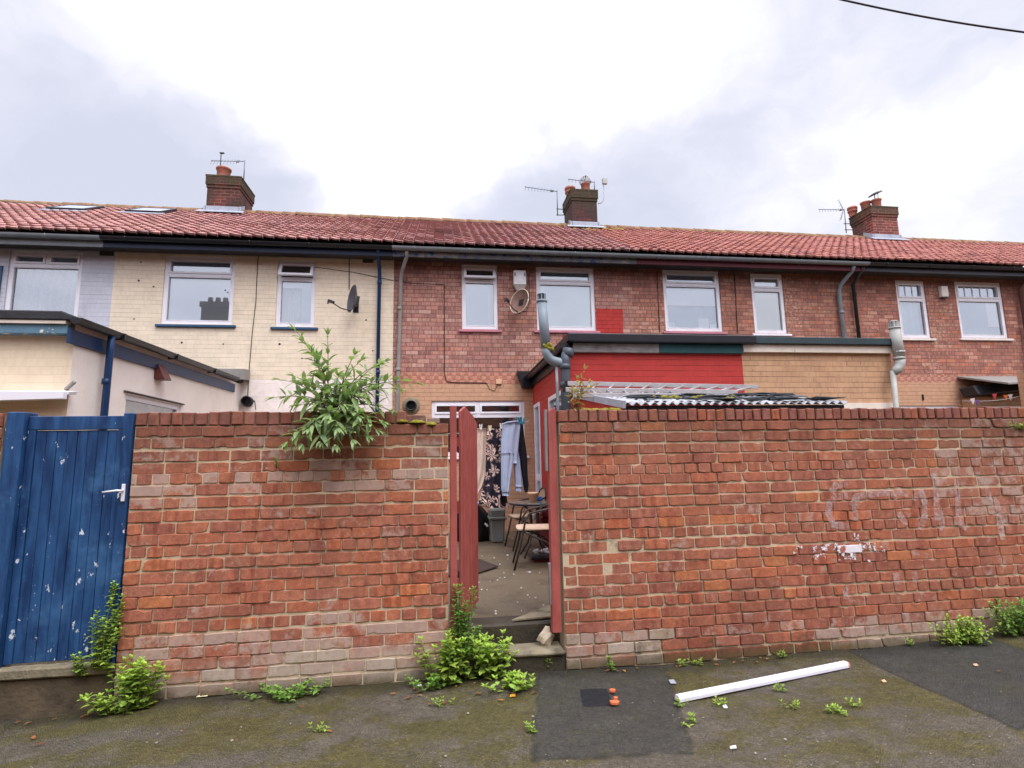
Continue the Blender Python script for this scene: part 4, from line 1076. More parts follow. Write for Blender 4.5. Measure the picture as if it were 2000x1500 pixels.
CH2 = chimney(H3, r3, 1117, 1166, 12.95, 13.8, 372, m_chim[1], [(.13, .55, .14, .27, 'ring'), (.68, .3, .125, .29, 'bal')])
CH3 = chimney(H5, r5, 1704, 1754, 12.95, 13.7, 405, m_chim[2], [(-.02, .85, .13, .25, 'ring'), (.2, .45, .135, .27, 'plain'), (.42, .2, .13, .26, 'plain')])
# wire balloon on the middle stack, tilted slate-coloured cowl on the right stack
ch, xl, xr, zt = CH2
c = Vector((xl+(xr-xl)*.68, 12.95+.85*.3, zt+.34)); mb = MB()
for k in range(8):
    a = math.pi*k/8; u = Vector((math.cos(a), math.sin(a), 0))
    mb.tube([c+u*.15*math.cos(t)*(1 if True else 0)+Vector((0, 0, .22*math.sin(t))) for t in [math.pi*i/12 for i in range(13)]], .008, 4)
for zz, rr_ in ((.05, .12), (.11, .095)):
    mb.tube([c+Vector((rr_*math.cos(t), rr_*math.sin(t), zz)) for t in [2*math.pi*i/16 for i in range(17)]], .004, 4)
mb.build('wire_balloon', m_alu, ch)
ch, xl, xr, zt = CH3
c = Vector((xl+(xr-xl)*.42, 12.95+.75*.2, zt+.46)); mb = MB()
ax = Vector((-.25, -.25, 1)).normalized(); mb.lathe(c, [(.19, 0), (.17, .03), (.06, .06)], 16, Vector((-.42, -.05, 1)))
mb.tube([c-Vector((.02, 0, 0)), c-Vector((.04, 0, .2))], .012, 6); mb.tube([c+Vector((.08, 0, .03)), c+Vector((.08, 0, -.18))], .008, 6)
mb.build('cowl', m_black, ch)
# lichen on the tiles below the middle stack
mb = MB(); mb.smooth = True; rr = random.Random(4)
for i in range(46):
    x = CH2[1]-.1+rr.random()**1.1*1.5; s = 4.32-.32-rr.random()**2*.55*(1 if x < CH2[2]+.4 else .6)
    p = Vector((x, EY, EZ))+sv*(s+.02)+nv*.035; w = rr.uniform(.025, .06)
    mb.lathe(p, [(w, 0), (w*.8, .014), (.004, .024)], 8, nv, cap=False)
mb.build('lichen', m_lichen, r3, fixn=False)

# ================================================================== EXTENSIONS
YF = 5.57; xe = at(145, 660, YF).x
ex1 = thing('rear_extension', 'cream rendered extension with navy fascia and black gutter behind the blue door', 'extension', (xe-1.5, 7.5, YARD))
zr0 = at(100, 656, YF).z; zr1 = at(100, 607, YF-.12).z
wy0, wy1 = at(243, 800, X=xe).y, at(353, 800, X=xe).y; wz1 = at(243, 769, X=xe).z; wz0 = wz1-.95
mb = MB(); mb.poly([(xe-5, YF, .2), (xe, YF, .2), (xe, YF, zr0+.15), (xe-5, YF, zr0+.15)]); mb.build('front_wall', m_ext_cream, ex1)
mb = MB(); tmp = MB(); wall_mesh(tmp, YF, YH-.002, .2, zr0+.17, 0, [(wy0, wy1, wz0, wz1)])
mb.v = [(xe-y, x, z) for x, y, z in tmp.v]; mb.f = tmp.f; mb.mi = tmp.mi; mb.c = tmp.c; mb.sm = tmp.sm
mb.build('side_wall', m_ext_pale, ex1, fixn=False)
mb = MB(); mb.box(xe-.5, xe-.45, YF+.05, YH-.05, .2, zr0); mb.build('interior', m_interior, ex1)
wf_ = MB(); f = .055
for b in ((wy0, wy0+f, wz0, wz1), (wy1-f, wy1, wz0, wz1), (wy0+f, wy1-f, wz0, wz0+f), (wy0+f, wy1-f, wz1-f, wz1)): wf_.box(xe-.09, xe-.02, *b)
wo = wf_.build('window', m_white, ex1, bevel=.004)
g = MB(); g.poly([(xe-.05, wy0+f, wz0+f), (xe-.05, wy1-f, wz0+f), (xe-.05, wy1-f, wz1-f), (xe-.05, wy0+f, wz1-f)]); g.build('pane', m_glass, wo, fixn=False)
g = MB(); g.box(xe-.16, xe-.155, wy0+f, wy1-f, wz0, wz1); g.build('blind', paint('olive_blind', C(176, 178, 160), .9), wo)
mb = MB(); mb.box(xe, xe+.025, wy0-.05, wy1+.05, wz1+.02, wz1+.035); mb.build('drip_strip', m_soffit, ex1)
def rise(mb):
    mb.v = [(x, y, z+.07*(y-YF)/4.0) for x, y, z in mb.v]
# flat roof: felt edge, teal front fascia, navy side fascia, gutter
mb = MB(); mb.prism([(xe-5, YF-.14, zr1-.09), (xe+.05, YF-.14, zr1-.09), (xe+.05, YF-.14, zr1-.04), (xe-.05, YF-.14, zr1), (xe-5, YF-.14, zr1+.02)], (0, YH-YF+.13, 0)); rise(mb); mb.build('roof', m_felt, ex1, bevel=.012)
mb = MB(); mb.box(xe-5, xe-.003, YF-.10, YF-.003, zr0, zr1-.122); mb.build('front_fascia', m_fas_teal, ex1, bevel=.004)
mb = MB(); mb.box(xe-5, xe-.01, YF-.125, YF-.05, zr1-.121, zr1-.0915); mb.build('roof_trim', m_fas_white, ex1)
zs0 = at(146, 674, YF).z; zs1 = zr1-.163
mb = MB(); mb.box(xe+.002, xe+.03, YF-.11, YH-.35, zs0, zs1); rise(mb); mb.build('side_fascia', m_navy, ex1, bevel=.004)
mb = MB(); mb.smooth = True; gz = zr1-.05; gx_ = xe+.095; rg = .055
for rr_, fl in ((rg, 1), (rg-.006, -1)):
    ring = [[mb.V((gx_-rr_*math.cos(math.pi*k/8), y, gz-.02-rr_*1.1*math.sin(math.pi*k/8))) for k in range(9)] for y in (YF-.16, YH-.5)]
    for k in range(8): mb.F([ring[0][k], ring[0][k+1], ring[1][k+1], ring[1][k]][::fl])
mb.smooth = False; mb.poly([(gx_-rg*math.cos(math.pi*k/8), YF-.16, gz-.02-rg*1.1*math.sin(math.pi*k/8)) for k in range(9)]); mb.poly([(gx_-rg*math.cos(math.pi*k/8), YH-.5, gz-.02-rg*1.1*math.sin(math.pi*k/8)) for k in range(9)])
for y in (6.1, 7.3, 8.5): mb.box(gx_-.062, gx_+.062, y, y+.03, gz-.085, gz-.016)
rise(mb); mb.build('gutter', m_black, ex1, fixn=False)
yp = at(212, 720, X=xe+.08).y
pipe(ex1, 'downpipe', [(xe+.095, yp-.02, gz-.06), (xe+.08, yp, gz-.22), (xe+.07, yp, .32)], .034, m_navy, [(xe+.07, yp, at(205, 745, X=xe+.07).z)])
p = at(308, 728, X=xe); mb = MB(); w = .09
mb.prism([(xe+.002, p.y-w, p.z+.10), (xe+.05, p.y-w, p.z+.09), (xe+.13, p.y-w, p.z-.09), (xe+.002, p.y-w, p.z-.09)], (0, 2*w, 0)); mb.build('vent_cowl', paint('brown_plastic', C(96, 50, 48), .4), ex1, bevel=.006)
p = at(452, 728, YH-.25); mb = MB(); mb.prism([(p.x-.22, YH-.02, p.z-.10), (p.x+.23, YH-.02, p.z-.10), (p.x+.23, YH-.02, p.z+.09), (p.x-.22, YH-.02, p.z+.09)], (0, -.3, -.03)); mb.build('lead_upstand', m_pipe_old, ex1, bevel=.006)
# white canopy over the back door of the cream house
cz0, cz1 = at(60, 784, 5.4).z, at(60, 762, 5.4).z; cx1 = at(126, 770, 5.4).x
mb = MB(); mb.prism([(xe-5, 5.38, cz0-.12), (cx1, 5.38, cz0+.02), (cx1, 5.38, cz1-.01), (xe-5, 5.38, cz1+.03)], (0, .06, 0))
mb.prism([(xe-5, 5.445, cz1-.03), (cx1, 5.445, cz1-.04), (cx1+.01, 5.445, cz1-.005), (xe-5, 5.445, cz1+.035)], (0, YF-5.45, .02))
cn = mb.build('canopy', m_white, ex1, bevel=.005); p = at(140, 752, 5.53)
mb = MB(); mb.bar((p.x-.06, 5.55, p.z-.04), (p.x+.03, 5.52, p.z+.03), .03, .02); mb.build('bracket', m_pipe_old, ex1)

# red and tan painted extensions sharing one flat roof line
XE0 = at(1112, 690, 7.06).x; XE1 = at(1449, 700, 7.06).x; XE2 = at(1740, 700, 7.06).x; YE = 7.06
zf0 = at(1280, 689, YE-.05).z; zf1 = at(1280, 672, YE-.05).z; zt1 = at(1280, 653, YE-.12).z
ex2 = thing('rear_extension', 'red painted brick extension under a black roof edge behind the wall', 'extension', ((XE0+XE1)/2, 8.5, YARD))
mb = MB(); mb.poly([(XE0, YE, .2), (XE1, YE, .2), (XE1, YE, zf0+.1), (XE0, YE, zf0+.1)]); mb.build('front_wall', m_ext_red, ex2, fixn=False)
dy0, dy1 = at(1056, 860, X=XE0).y, YH-.12; dz1 = at(1048, 788, X=XE0).z
uy0, uy1 = at(1101, 790, X=XE0).y, at(1072, 790, X=XE0).y; uz1 = at(1072, 779, X=XE0).z+.02; uz0 = uz1-.75
mb = MB(); tmp = MB(); wall_mesh(tmp, YE, YH-.002, .25, zf0+.1, 0, [(dy0, dy1, .32, dz1), (uy0, uy1, uz0, uz1)])
mb.v = [(XE0+y, x, z) for x, y, z in tmp.v]; mb.f = tmp.f; mb.mi = tmp.mi; mb.c = tmp.c; mb.sm = tmp.sm
mb.build('side_wall', m_ext_red, ex2, fixn=False)
mb = MB(); mb.box(XE0+.5, XE0+.55, YE+.05, YH-.05, .2, zf0); mb.build('interior', m_interior, ex2)
for nm, a, b, c, d in (('door', dy0, dy1, .32, dz1), ('window', uy0, uy1, uz0, uz1)):
    m2 = MB(); f = .07
    for q in ((a, a+f, c, d), (b-f, b, c, d), (a+f, b-f, c, c+f), (a+f, b-f, d-f, d)): m2.box(XE0-.012, XE0+.06, *q)
    if nm == 'door': m2.box(XE0+.0, XE0+.055, a+f, b-f, 1.2, 1.3)
    o2 = m2.build(nm, m_white, ex2, bevel=.004)
    g = MB(); g.poly([(XE0+.03, a+f, c+f), (XE0+.03, a+f, d-f), (XE0+.03, b-f, d-f), (XE0+.03, b-f, c+f)]); g.build('pane', m_glass, o2, fixn=False)
    g = MB(); g.box(XE0+.12, XE0+.125, a, b, c, d); g.build('blind', m_bl_grey, o2)
mb = MB(); mb.box(XE0-.05, XE1+.16, YE-.15, YH-.01, zf1+.004, zt1); mb.build('roof', m_trim_blk, ex2, bevel=.012)
mb = MB(); xg = at(1284, 680, YE).x; mb.box(XE0+.04, xg, YE-.06, YE-.003, zf0, zf1); tag(mb.build('fascia', m_fas_grey, ex2, bevel=.003), 'bare weathered grey fascia board')
mb = MB(); mb.box(xg+.003, XE1-.003, YE-.062, YE-.003, zf0, zf1); tag(mb.build('fascia', m_fas_green, ex2, bevel=.003), 'dark green painted fascia board')
zg0 = at(1060, 735, X=XE0-.03).z-.06
mb = MB(); mb.box(XE0-.03, XE0-.002, YE-.05, YH-.02, zf0-.07, zf1); mb.build('side_fascia', m_trim_blk, ex2)
mb = MB(); mb.smooth = True; gx_ = XE0-.105; gz = zf1-.01; rg = .06
for rr_, fl in ((rg, 1), (rg-.006, -1)):
    ring = [[mb.V((gx_-rr_*math.cos(math.pi*k/8), y, gz-rr_*1.1*math.sin(math.pi*k/8))) for k in range(9)] for y in (YE-.1, YH-.02)]
    for k in range(8): mb.F([ring[0][k], ring[0][k+1], ring[1][k+1], ring[1][k]][::fl])
mb.smooth = False
mb.poly([(gx_-rg*math.cos(math.pi*k/8), YE-.1, gz-rg*1.1*math.sin(math.pi*k/8)) for k in range(9)])
mb.build('gutter', m_black, ex2, fixn=False)
mb = MB()
for k in range(5): mb.tube([(XE0-.06-.03*k, YE+.1, zf1+.02-.012*k), (XE0-.06-.03*k, YH-.1, zf1+.02-.012*k)], .012, 5)
mb.build('roof_verge', paint('brown_verge_tile', C(70, 50, 46), .7), ex2)
p = at(1030, 742, YH-.1); mb = MB(); w = .20
mb.prism([(p.x-w, YH-.16, p.z+.16), (p.x+w+.2, YH-.16, p.z+.16), (p.x+w+.2, YH-.16, p.z+.02), (p.x+.08, YH-.16, p.z-.15), (p.x-.10, YH-.16, p.z-.15)], (0, .155, 0)); mb.build('hopper', m_trim_blk, ex2, bevel=.008)
# soil stack
yP = YE-.13; q = lambda px, py, y=yP: at(px, py, y)
sp = MB(); a, b = q(1058, 588), q(1066, 680); sp.tube([a, b], .066, 16)
c = q(1067, 690); d_ = q(1078, 704); e = q(1098, 708)
sp.tube([b+Vector((0, 0, .02)), c, d_.lerp(c, .35)+Vector((-.01, 0, 0)), d_, e+Vector((-.04, 0, 0)), e+Vector((.04, 0, -.02))], .062, 16)
so = sp.build('soil_pipe', m_pipe_grey, ex2)
sp = MB(); t = q(1103, 700); bt = q(1104, 800); sp.tube([(t.x+.02, yP-.02, t.z+.07), (t.x, yP-.02, t.z-.05), (t.x-.005, yP-.02, t.z-.2), (bt.x-.02, yP-.02, YARD)], .064, 16)
for py in (722, 757): pz = q(1103, py).z; sp.lathe((t.x-.006, yP-.02, pz), [(.075, 0), (.075, .07)], 16)
hz = q(1107, 683); sp.lathe((hz.x, yP-.02, hz.z-.10), [(.065, 0), (.08, .03), (.08, .11), (.02, .12)], 16, (.2, 0, 1))
sp.build('drain_branch', paint('slate_grey_pipe', C(72, 80, 88), .4, .15), so)
sp = MB(); a0 = q(1056, 572); n = 7
for k in range(n):
    an = 2*math.pi*k/n; sp.obox((a.x+.05*math.cos(an), yP+.05*math.sin(an), a.z+.05), (.012*math.sin(an)+.004, 0, 0), (0, .012*math.cos(an)+.004, 0), (0, 0, .045))
sp.lathe((a.x, yP, a.z-.02), [(.074, 0), (.074, .03), (.05, .035)], 14); sp.lathe((a.x, yP, a.z+.09), [(.058, 0), (.04, .018), (.005, .024)], 14)
sp.build('vent_cap', m_pipe_grey, so)
sp = MB(); a, b = q(1087, 716), q(1092, 800); sp.tube([(a.x, yP, a.z), (a.x, yP-.01, a.z-.3), (b.x-.03, yP, YARD)], .021, 8); sp.build('waste_pipe', m_pipe_grey, ex2)
mb = MB(); mb.smooth = True; pm = q(1070, 676)
for i in range(9): mb.lathe((pm.x+R.uniform(-.06, .05), yP-.05, pm.z+R.uniform(-.06, .03)), [(.03, 0), (.025, .012), (.003, .02)], 7, (0, -1, .3))
mb.build('moss', m_moss, so)

ex3 = thing('rear_extension', 'tan painted brick extension with flaking white fascia at the right', 'extension', ((XE1+XE2)/2, 8.5, YARD))
zg = at(1600, 690, YE).z; zh = at(1600, 674, YE-.05).z; zk = at(1600, 659, YE-.1).z
mb = MB(); mb.poly([(XE1+.001, YE, .2), (XE2, YE, .2), (XE2, YE, zg+.1), (XE1+.001, YE, zg+.1)]); mb.poly([(XE2, YE, .2), (XE2, YH-.003, .2), (XE2, YH-.003, zg+.1), (XE2, YE, zg+.1)]); mb.build('wall', m_ext_tan, ex3, fixn=False)
mb = MB(); mb.box(XE1+.003, XE2+.02, YE-.055, YE-.003, zg, zh); mb.build('fascia', m_fas_white, ex3, bevel=.003)
mb = MB(); mb.box(XE1+.165, XE2+.06, YE-.11, YH-.01, zh+.002, zk); mb.box(XE1+.003, XE1+.162, YE-.10, YH-.02, zh+.003, zf1); mb.build('roof', m_trim_green, ex3, bevel=.01)
mb = MB(); zq = at(1650, 779, YE-.03).z; mb.box(XE2-1.1, XE2-.03, YE-.035, YE-.003, zq-.16, zq-.06); mb.build('white_board', m_fas_white, ex3)
sp = MB(); a, b, c, d_ = q(1747, 640), q(1757, 700), q(1757, 712), q(1744, 728)
sp.tube([a, b], .072, 16); sp.tube([b, c, c.lerp(d_, .5)+Vector((.02, 0, -.01)), d_], [.072, .07, .066, .055], 14)
for py in (690, 702): pz = q(1756, py); sp.lathe((pz.x, yP, pz.z), [(.078, 0), (.078, .03)], 14)
so3 = sp.build('soil_pipe', m_pipe_pale, ex3)
sp = MB(); e = q(1745, 800); sp.tube([(d_.x, yP, d_.z+.03), (e.x, yP, YARD)], .036, 10); sp.build('waste_pipe', m_pipe_pale, so3)
sp = MB()
for k in range(8):
    an = 2*math.pi*k/8; sp.obox((a.x+.055*math.cos(an), yP+.055*math.sin(an), a.z+.045), (.014*abs(math.sin(an))+.004, 0, 0), (0, .012*abs(math.cos(an))+.004, 0), (0, 0, .045))
sp.lathe((a.x, yP, a.z-.02), [(.08, 0), (.08, .025), (.05, .03)], 14); sp.lathe((a.x, yP, a.z+.085), [(.064, 0), (.045, .018), (.005, .026)], 14)
sp.build('vent_cap', m_pipe_pale, so3)

# corner lean-to of the far right house
lx0, lx1 = at(1876, 760, 8.6).x, at(1990, 760, 8.6).x
ex4 = thing('lean_to', 'small dark tiled lean-to roof beside the right hand house wall', 'lean-to', ((lx0+lx1)/2, 9.2, YARD))
z0_, z1_ = at(1900, 774, 8.2).z, at(1900, 739, 9.9).z
lx0b = at(1877, 745, 9.9).x
mb = MB(); r = random.Random(2)
mb.prism([(lx0b, 9.98, z1_+.06), (lx0b+2.2, 9.98, z1_+.06), (lx0b+2.2, 9.0, z1_-.10), (lx0b+.05, 9.0, z1_-.22)], (0, 0, -.04)); mb.build('lead_flashing', m_pipe_old, ex4, bevel=.004)
mb = MB(); mb.prism([(lx0b-.05, 9.6, z1_-.19), (lx0b+2.3, 9.3, z1_-.02), (lx0b+2.3, 9.2, z1_-.20), (lx0b-.05, 9.5, z1_-.40)], (0, .35, -.03)); mb.build('gutter', m_black, ex4, bevel=.02)
mb = MB(); mb.box(lx0b+.04, lx0b+2.4, 9.7, 9.98, .3, z1_-.42); mb.build('wall', m_ext_tan, ex4)
mb = MB(); zz = at(1950, 794, 9.6).z; mb.box(lx0b+.15, lx0b+1.4, 9.6, 9.69, zz-.7, zz); mb.build('window', m_white_old, ex4, bevel=.004)
# string of small flags
p0 = at(1880, 783, 8.8); p1 = at(2040, 760, 8.0); bt = thing('bunting', 'string of small coloured flags by the far right lean-to', 'bunting', p0)
mb = MB(); mb.tube([p0.lerp(p1, t/8)-Vector((0, 0, .08*math.sin(math.pi*t/8))) for t in range(9)], .004, 4); mb.build('string', m_line, bt)
fl_c = [C(226, 216, 226), C(120, 84, 140), C(214, 120, 60), C(220, 214, 220), C(196, 70, 80)]
for i, (px, py) in enumerate(((1900, 783), (1910, 786), (1965, 776), (1974, 775), (1943, 774))):
    p = at(px, py, 8.5); mb = MB(); mb.prism([(p.x-.05, 8.5, p.z+.04), (p.x+.05, 8.5, p.z+.05), (p.x+.02, 8.52, p.z-.07)], (0, .006, 0)); mb.build('flag', paint('flag_cloth', fl_c[i], .9), bt)
# brick gable end at the extreme right
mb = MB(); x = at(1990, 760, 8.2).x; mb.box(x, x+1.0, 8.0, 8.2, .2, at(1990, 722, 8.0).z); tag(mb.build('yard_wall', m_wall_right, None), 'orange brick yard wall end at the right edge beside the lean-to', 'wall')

# ------------------------------------------------------------------ corrugated shed and ladder
sx0, sx1 = at(1222, 791, 5.2).x, at(1657, 789, 5.2).x; szf = at(1440, 787, 5.2).z; szb = at(1128, 771, 7.0).z
shd = thing('shed', 'low shed with a corrugated roof and red boarded side behind the wall', 'shed', ((sx0+sx1)/2, 6.1, YARD))
mb = MB(); mb.smooth = True; pitch = .094; amp = .015; n = int((sx1-sx0)/pitch*8); rows = 6; lay = []
for dz in (0, -.008):
    g = []
    for j in range(rows+1):
        t = j/rows; y = 5.2+(6.98-5.2)*t; z = szf+(szb-szf)*t
        g.append([mb.V((sx0+(sx1-sx0)*i/n, y, z+dz+amp*math.sin(2*math.pi*i/8))) for i in range(n+1)])
    lay.append(g)
for g, s in zip(lay, (1, -1)):
    for j in range(rows):
        for i in range(n): mb.F([g[j][i], g[j][i+1], g[j+1][i+1], g[j+1][i]][::s])
mb.smooth = False
for i in range(n): mb.F([lay[1][0][i], lay[1][0][i+1], lay[0][0][i+1], lay[0][0][i]])
rf_ = mb.build('roof', m_shed_sheet, shd, fixn=False)
mb = MB()
mb.bar((sx0-.02, 5.18, szf-.012), (sx0-.02, 6.98, szb-.012), .03, .075); mb.build('verge_strip', paint('silver_strip', C(176, 180, 190), .5, .15, metal=.2), shd)
mb = MB(); mb.box(sx0+.01, sx1-.02, 5.24, 5.27, .28, szf-.02); mb.build('front_wall', m_trim_blk, shd)
mb = MB(); nbd = 18
for i in range(nbd):
    y0 = 5.28+1.7*i/nbd; y1 = 5.28+1.7*(i+1)/nbd-.006; z = lambda y: szf+(szb-szf)*(y-5.2)/1.78-.04
    mb.prism([(sx0+.0, y0, .28), (sx0+.0, y1, .28), (sx0+.0, y1, z(y1)), (sx0+.0, y0, z(y0))], (.02, 0, 0))
mb.build('side_boards', paint('bright_red_boards', C(206, 62, 50), .6, .12), shd)
mb = MB(); r = random.Random(12); mb.smooth = False
for i in range(34):
    x = sx0+.35+r.random()*(sx1-sx0-.5); y = 5.28+r.random()**1.6*1.2; z = szf+(szb-szf)*(y-5.2)/1.78+.014
    n = r.randint(5, 8); w = r.uniform(.06, .2); c = []
    for k in range(n):
        an = 2*math.pi*k/n; q_ = w*r.uniform(.5, 1.1); c.append((x+q_*math.cos(an)*1.6, y+q_*.6*math.sin(an), z+r.uniform(0, .035)+.08*.0))
    mb.prism(c, (0, 0, .008))
mb.build('torn_felt', m_slate_scrap, shd)
mb = MB(); mb.smooth = True
for i in range(26):
    x = sx0+.55+r.random()*1.3; y = 5.45+r.random()*.5; z = szf+(szb-szf)*(y-5.2)/1.78+.02; w = r.uniform(.02, .045)
    mb.lathe((x, y, z), [(w, 0), (w*.8, .018), (.004, .03)], 7)
mb.build('moss', m_moss, shd)

lad = thing('ladder', 'aluminium ladder lying across the corrugated shed roof', 'ladder', at(1290, 760, 6.7))
rails = [((1108, 749), (1480, 756), 6.85), ((1104, 761), (1440, 766), 6.55), ((1118, 772), (1330, 773), 6.2)]
for (a, b, y) in rails:
    pa, pb = at(*a, y), at(*b, y); mb = MB(); mb.bar(pa, pb, .028, .058, (0, 0, 1)); mb.build('rail', m_alu, lad, bevel=.004)
    mb = MB(); dd = (pa-pb).normalized(); mb.bar(pa+dd*.002, pa+dd*.04, .034, .064); mb.build('end_cap', m_black, lad)
for i in range(11):
    t = (i+.6)/11; a = at(1108, 749, 6.85).lerp(at(1480, 756, 6.85), t); b = at(1104, 761, 6.55).lerp(at(1440, 766, 6.55), t); mb = MB(); mb.tube([a, b], .014, 8); mb.build('rung', m_alu, lad)
    if t < .62:
        c = at(1118, 772, 6.2).lerp(at(1330, 773, 6.2), t/.62); mb = MB(); mb.tube([b, c], .012, 8); mb.build('rung', m_alu, lad)
pa, pb = at(1205, 779, 6.0), at(1297, 753, 6.9); mb = MB(); mb.bar(pa, pb, .03, .03); mb.build('stay', m_alu, lad)

# ------------------------------------------------------------------ dishes, alarm boxes, aerials
def dish(label, c, face, rx, rz, mats, arm):
    """offset satellite dish: shallow bowl facing `face`, arm and receiver in front, mount to the wall behind"""
    c = Vector(c); f = Vector(face).normalized(); s = Vector((0, 0, 1)).cross(f).normalized(); u = f.cross(s)
    root = thing('satellite_dish', label, 'satellite dish', c); nr, nn = 7, 28
    for nm, mat, off in (('dish', mats[0], 0), ('dish_back', mats[1], -.006)):
        mb = MB(); mb.smooth = True; ctr = mb.V(c+f*(off-.07)); prev = None
        for i in range(1, nr+1):
            t = i/nr; ring = [mb.V(c+s*rx*t*math.cos(a)+u*rz*t*math.sin(a)+f*(off-.07+.07*t*t)) for a in [2*math.pi*k/nn for k in range(nn)]]
            for k in range(nn):
                k2 = (k+1) % nn
                mb.F([prev[k], ring[k], ring[k2], prev[k2]] if prev else [ctr, ring[k], ring[k2]])
            prev = ring
        o = mb.build(nm, mat, root, fixn=False)
    mb = MB(); mb.tube([c+s*rx*math.cos(a)+u*rz*math.sin(a)-f*.003 for a in [2*math.pi*k/nn for k in range(nn+1)]], .008, 6); mb.build('rim', mats[2], root)
    low = c-u*rz*.92; tip = c-u*rz*.62+f*arm
    mb = MB(); mb.tube([low-f*.02, low+f*arm*.45, tip-u*.01], .010, 6); am = mb.build('arm', m_black, root)
    mb = MB(); mb.obox(tip+f*.02, f*.035, s*.022, u*.022); mb.lathe(tip, [(.024, 0), (.026, .05)], 12, -f); mb.obox(tip+f*.055-u*.015, f*.012, s*.02, u*.04); mb.build('receiver', m_black, am, bevel=.004)
    wallp = Vector((c.x+.02, YH-.01, c.z-.06)); back = c-f*.09
    mb = MB(); mb.obox(back, f*.035, s*.05, u*.06); mb.tube([back-u*.02, back.lerp(wallp, .5)+Vector((0, 0, -.03)), wallp], .018, 8); mb.box(wallp.x-.05, wallp.x+.05, YH-.014, YH-.002, wallp.z-.09, wallp.z+.09); mb.build('mount', m_black, root)
    return root
p = at(687, 583, 9.62); dish('dark satellite dish seen edge-on on the cream house wall', (p.x, 9.62, p.z), (-.92, -.48, .12), .22, .25, (m_dish_dark, m_dish_dark, m_dish_dark), .34)
p = at(1014, 588, 9.68); dish('rusty brown satellite dish under the white alarm box', (p.x, 9.68, p.z), (-.62, -.62, .22), .21, .25, (m_dish_rust, m_dish_rim, m_dish_rim), .34)

p = at(1015, 546, YH-.06)
ab = thing('alarm_box', 'white alarm box with a sloping base above the rusty dish', 'alarm box', (p.x, YH, p.z))
zA, zB, zC = at(1015, 529, YH-.06).z, at(1015, 557, YH-.06).z, at(1015, 566, YH-.06).z; w = .125
mb = MB(); mb.prism([(p.x-w, YH-.1, zB), (p.x+w, YH-.1, zB), (p.x+w*.95, YH-.1, zA), (p.x-w*.95, YH-.1, zA)], (0, .098, 0)); mb.build('cover', m_box_white, ab, bevel=.012)
mb = MB(); mb.prism([(p.x-w*.98, YH-.098, zB-.002), (p.x+w*.98, YH-.098, zB-.002), (p.x+w*.62, YH-.098, zC-.02), (p.x-w*.62, YH-.098, zC-.02)], (0, .09, 0)); mb.build('base', m_box_tint, ab, bevel=.006)
mb = MB(); mb.box(p.x-.055, p.x+.055, YH-.108, YH-.101, zB+.05, zB+.2); mb.build('front_panel', m_white, ab, bevel=.004)
for sx in (-1, 1):
    mb = MB(); mb.box(p.x+sx*.095-.014, p.x+sx*.095+.014, YH-.104, YH-.101, zA-.12, zA-.05); mb.build('sounder_slot', m_pipe_old, ab)
p = at(1843, 570, YH-.05)
ab = thing('alarm_box', 'small plain white box between the two right hand windows', 'alarm box', (p.x, YH, p.z))
mb = MB(); mb.box(p.x-.085, p.x+.085, YH-.09, YH-.002, p.z-.12, p.z+.12); mb.build('cover', m_white_old, ab, bevel=.012)
mb = MB(); mb.box(p.x-.07, p.x+.07, YH-.08, YH-.004, p.z-.14, p.z-.122); mb.build('base', m_gut_dark, ab)

def aerial(label, mast0, mast1, boomtip, y, nel, el=.10, tilt=.35, refl=None, brackets=(), dy=-.35):
    m0, m1 = at(*mast0, y), at(*mast1, y); bt_ = at(*boomtip, y+dy); root = thing('tv_aerial', label, 'aerial', m0)
    mb = MB(); mb.tube([m0, m1], .014, 6); mb.build('mast', m_metal, root)
    mb = MB(); mb.tube([m1-Vector((0, 0, .03)), bt_], .010, 6); bo = mb.build('boom', m_metal, root)
    d = (bt_-m1).normalized(); v = Vector((tilt, 0, 1)).normalized(); side = d.cross(Vector((0, 0, 1))).normalized(); v = (side*.5+Vector((0, 0, 1))*1.0+Vector((tilt, 0, 0))).normalized()
    mb = MB(); L = (bt_-m1).length
    for k in range(nel):
        c = m1-Vector((0, 0, .03))+d*(L*(.22+.76*k/(nel-1))); mb.tube([c-v*el, c+v*el], .0045, 4)
    mb.build('elements', m_metal, bo)
    c = m1-Vector((0, 0, .03))+d*.16; mb = MB(); mb.obox(c, d*.04, v*.03, side*.02); mb.build('dipole_box', m_black, bo)
    if refl:
        mb = MB(); c = m1-Vector((0, 0, .03))+d*.05
        for s in (1, -1):
            e = c+Vector((-.12, 0, s*.30)); mb.tube([c, e], .009, 5)
            for k in range(1, 5): f_ = c.lerp(e, k/4); w_ = Vector((.16, .1, .10)); mb.tube([f_-w_*.9, f_+w_*.9], .004, 4)
        mb.build('reflector', m_metal, bo)
    for (a, b) in brackets:
        mb = MB(); mb.tube([at(*a, y), at(*b, y)], .012, 5); mb.build('bracket', m_cable, root)
    return root
aerial('aerial on the left chimney beside its single pot', (476, 352), (478, 313), (412, 314), 13.6, 9, brackets=())
p0, p1 = at(430, 328, 13.1), at(432, 299, 13.1); mb = MB(); mb.tube([p0-Vector((0, 0, .2)), p1], .012, 6); mb.obox(p1+Vector((.02, 0, 0)), (.05, 0, 0), (0, .02, 0), (0, 0, .012)); tag(mb.build('pot_spike', m_cable), 'thin rod rising from the pot on the left chimney', 'rod')
aerial('aerial on a mast bracketed to the left side of the middle chimney', (1089, 421), (1088, 372), (1025, 365), 13.3, 9, .09, brackets=(((1087, 408), (1103, 409)), ((1087, 420), (1103, 420))))
aerial('small aerial standing behind the wire balloon of the middle chimney', (1161, 372), (1161, 354), (1110, 350), 13.4, 7, .08)
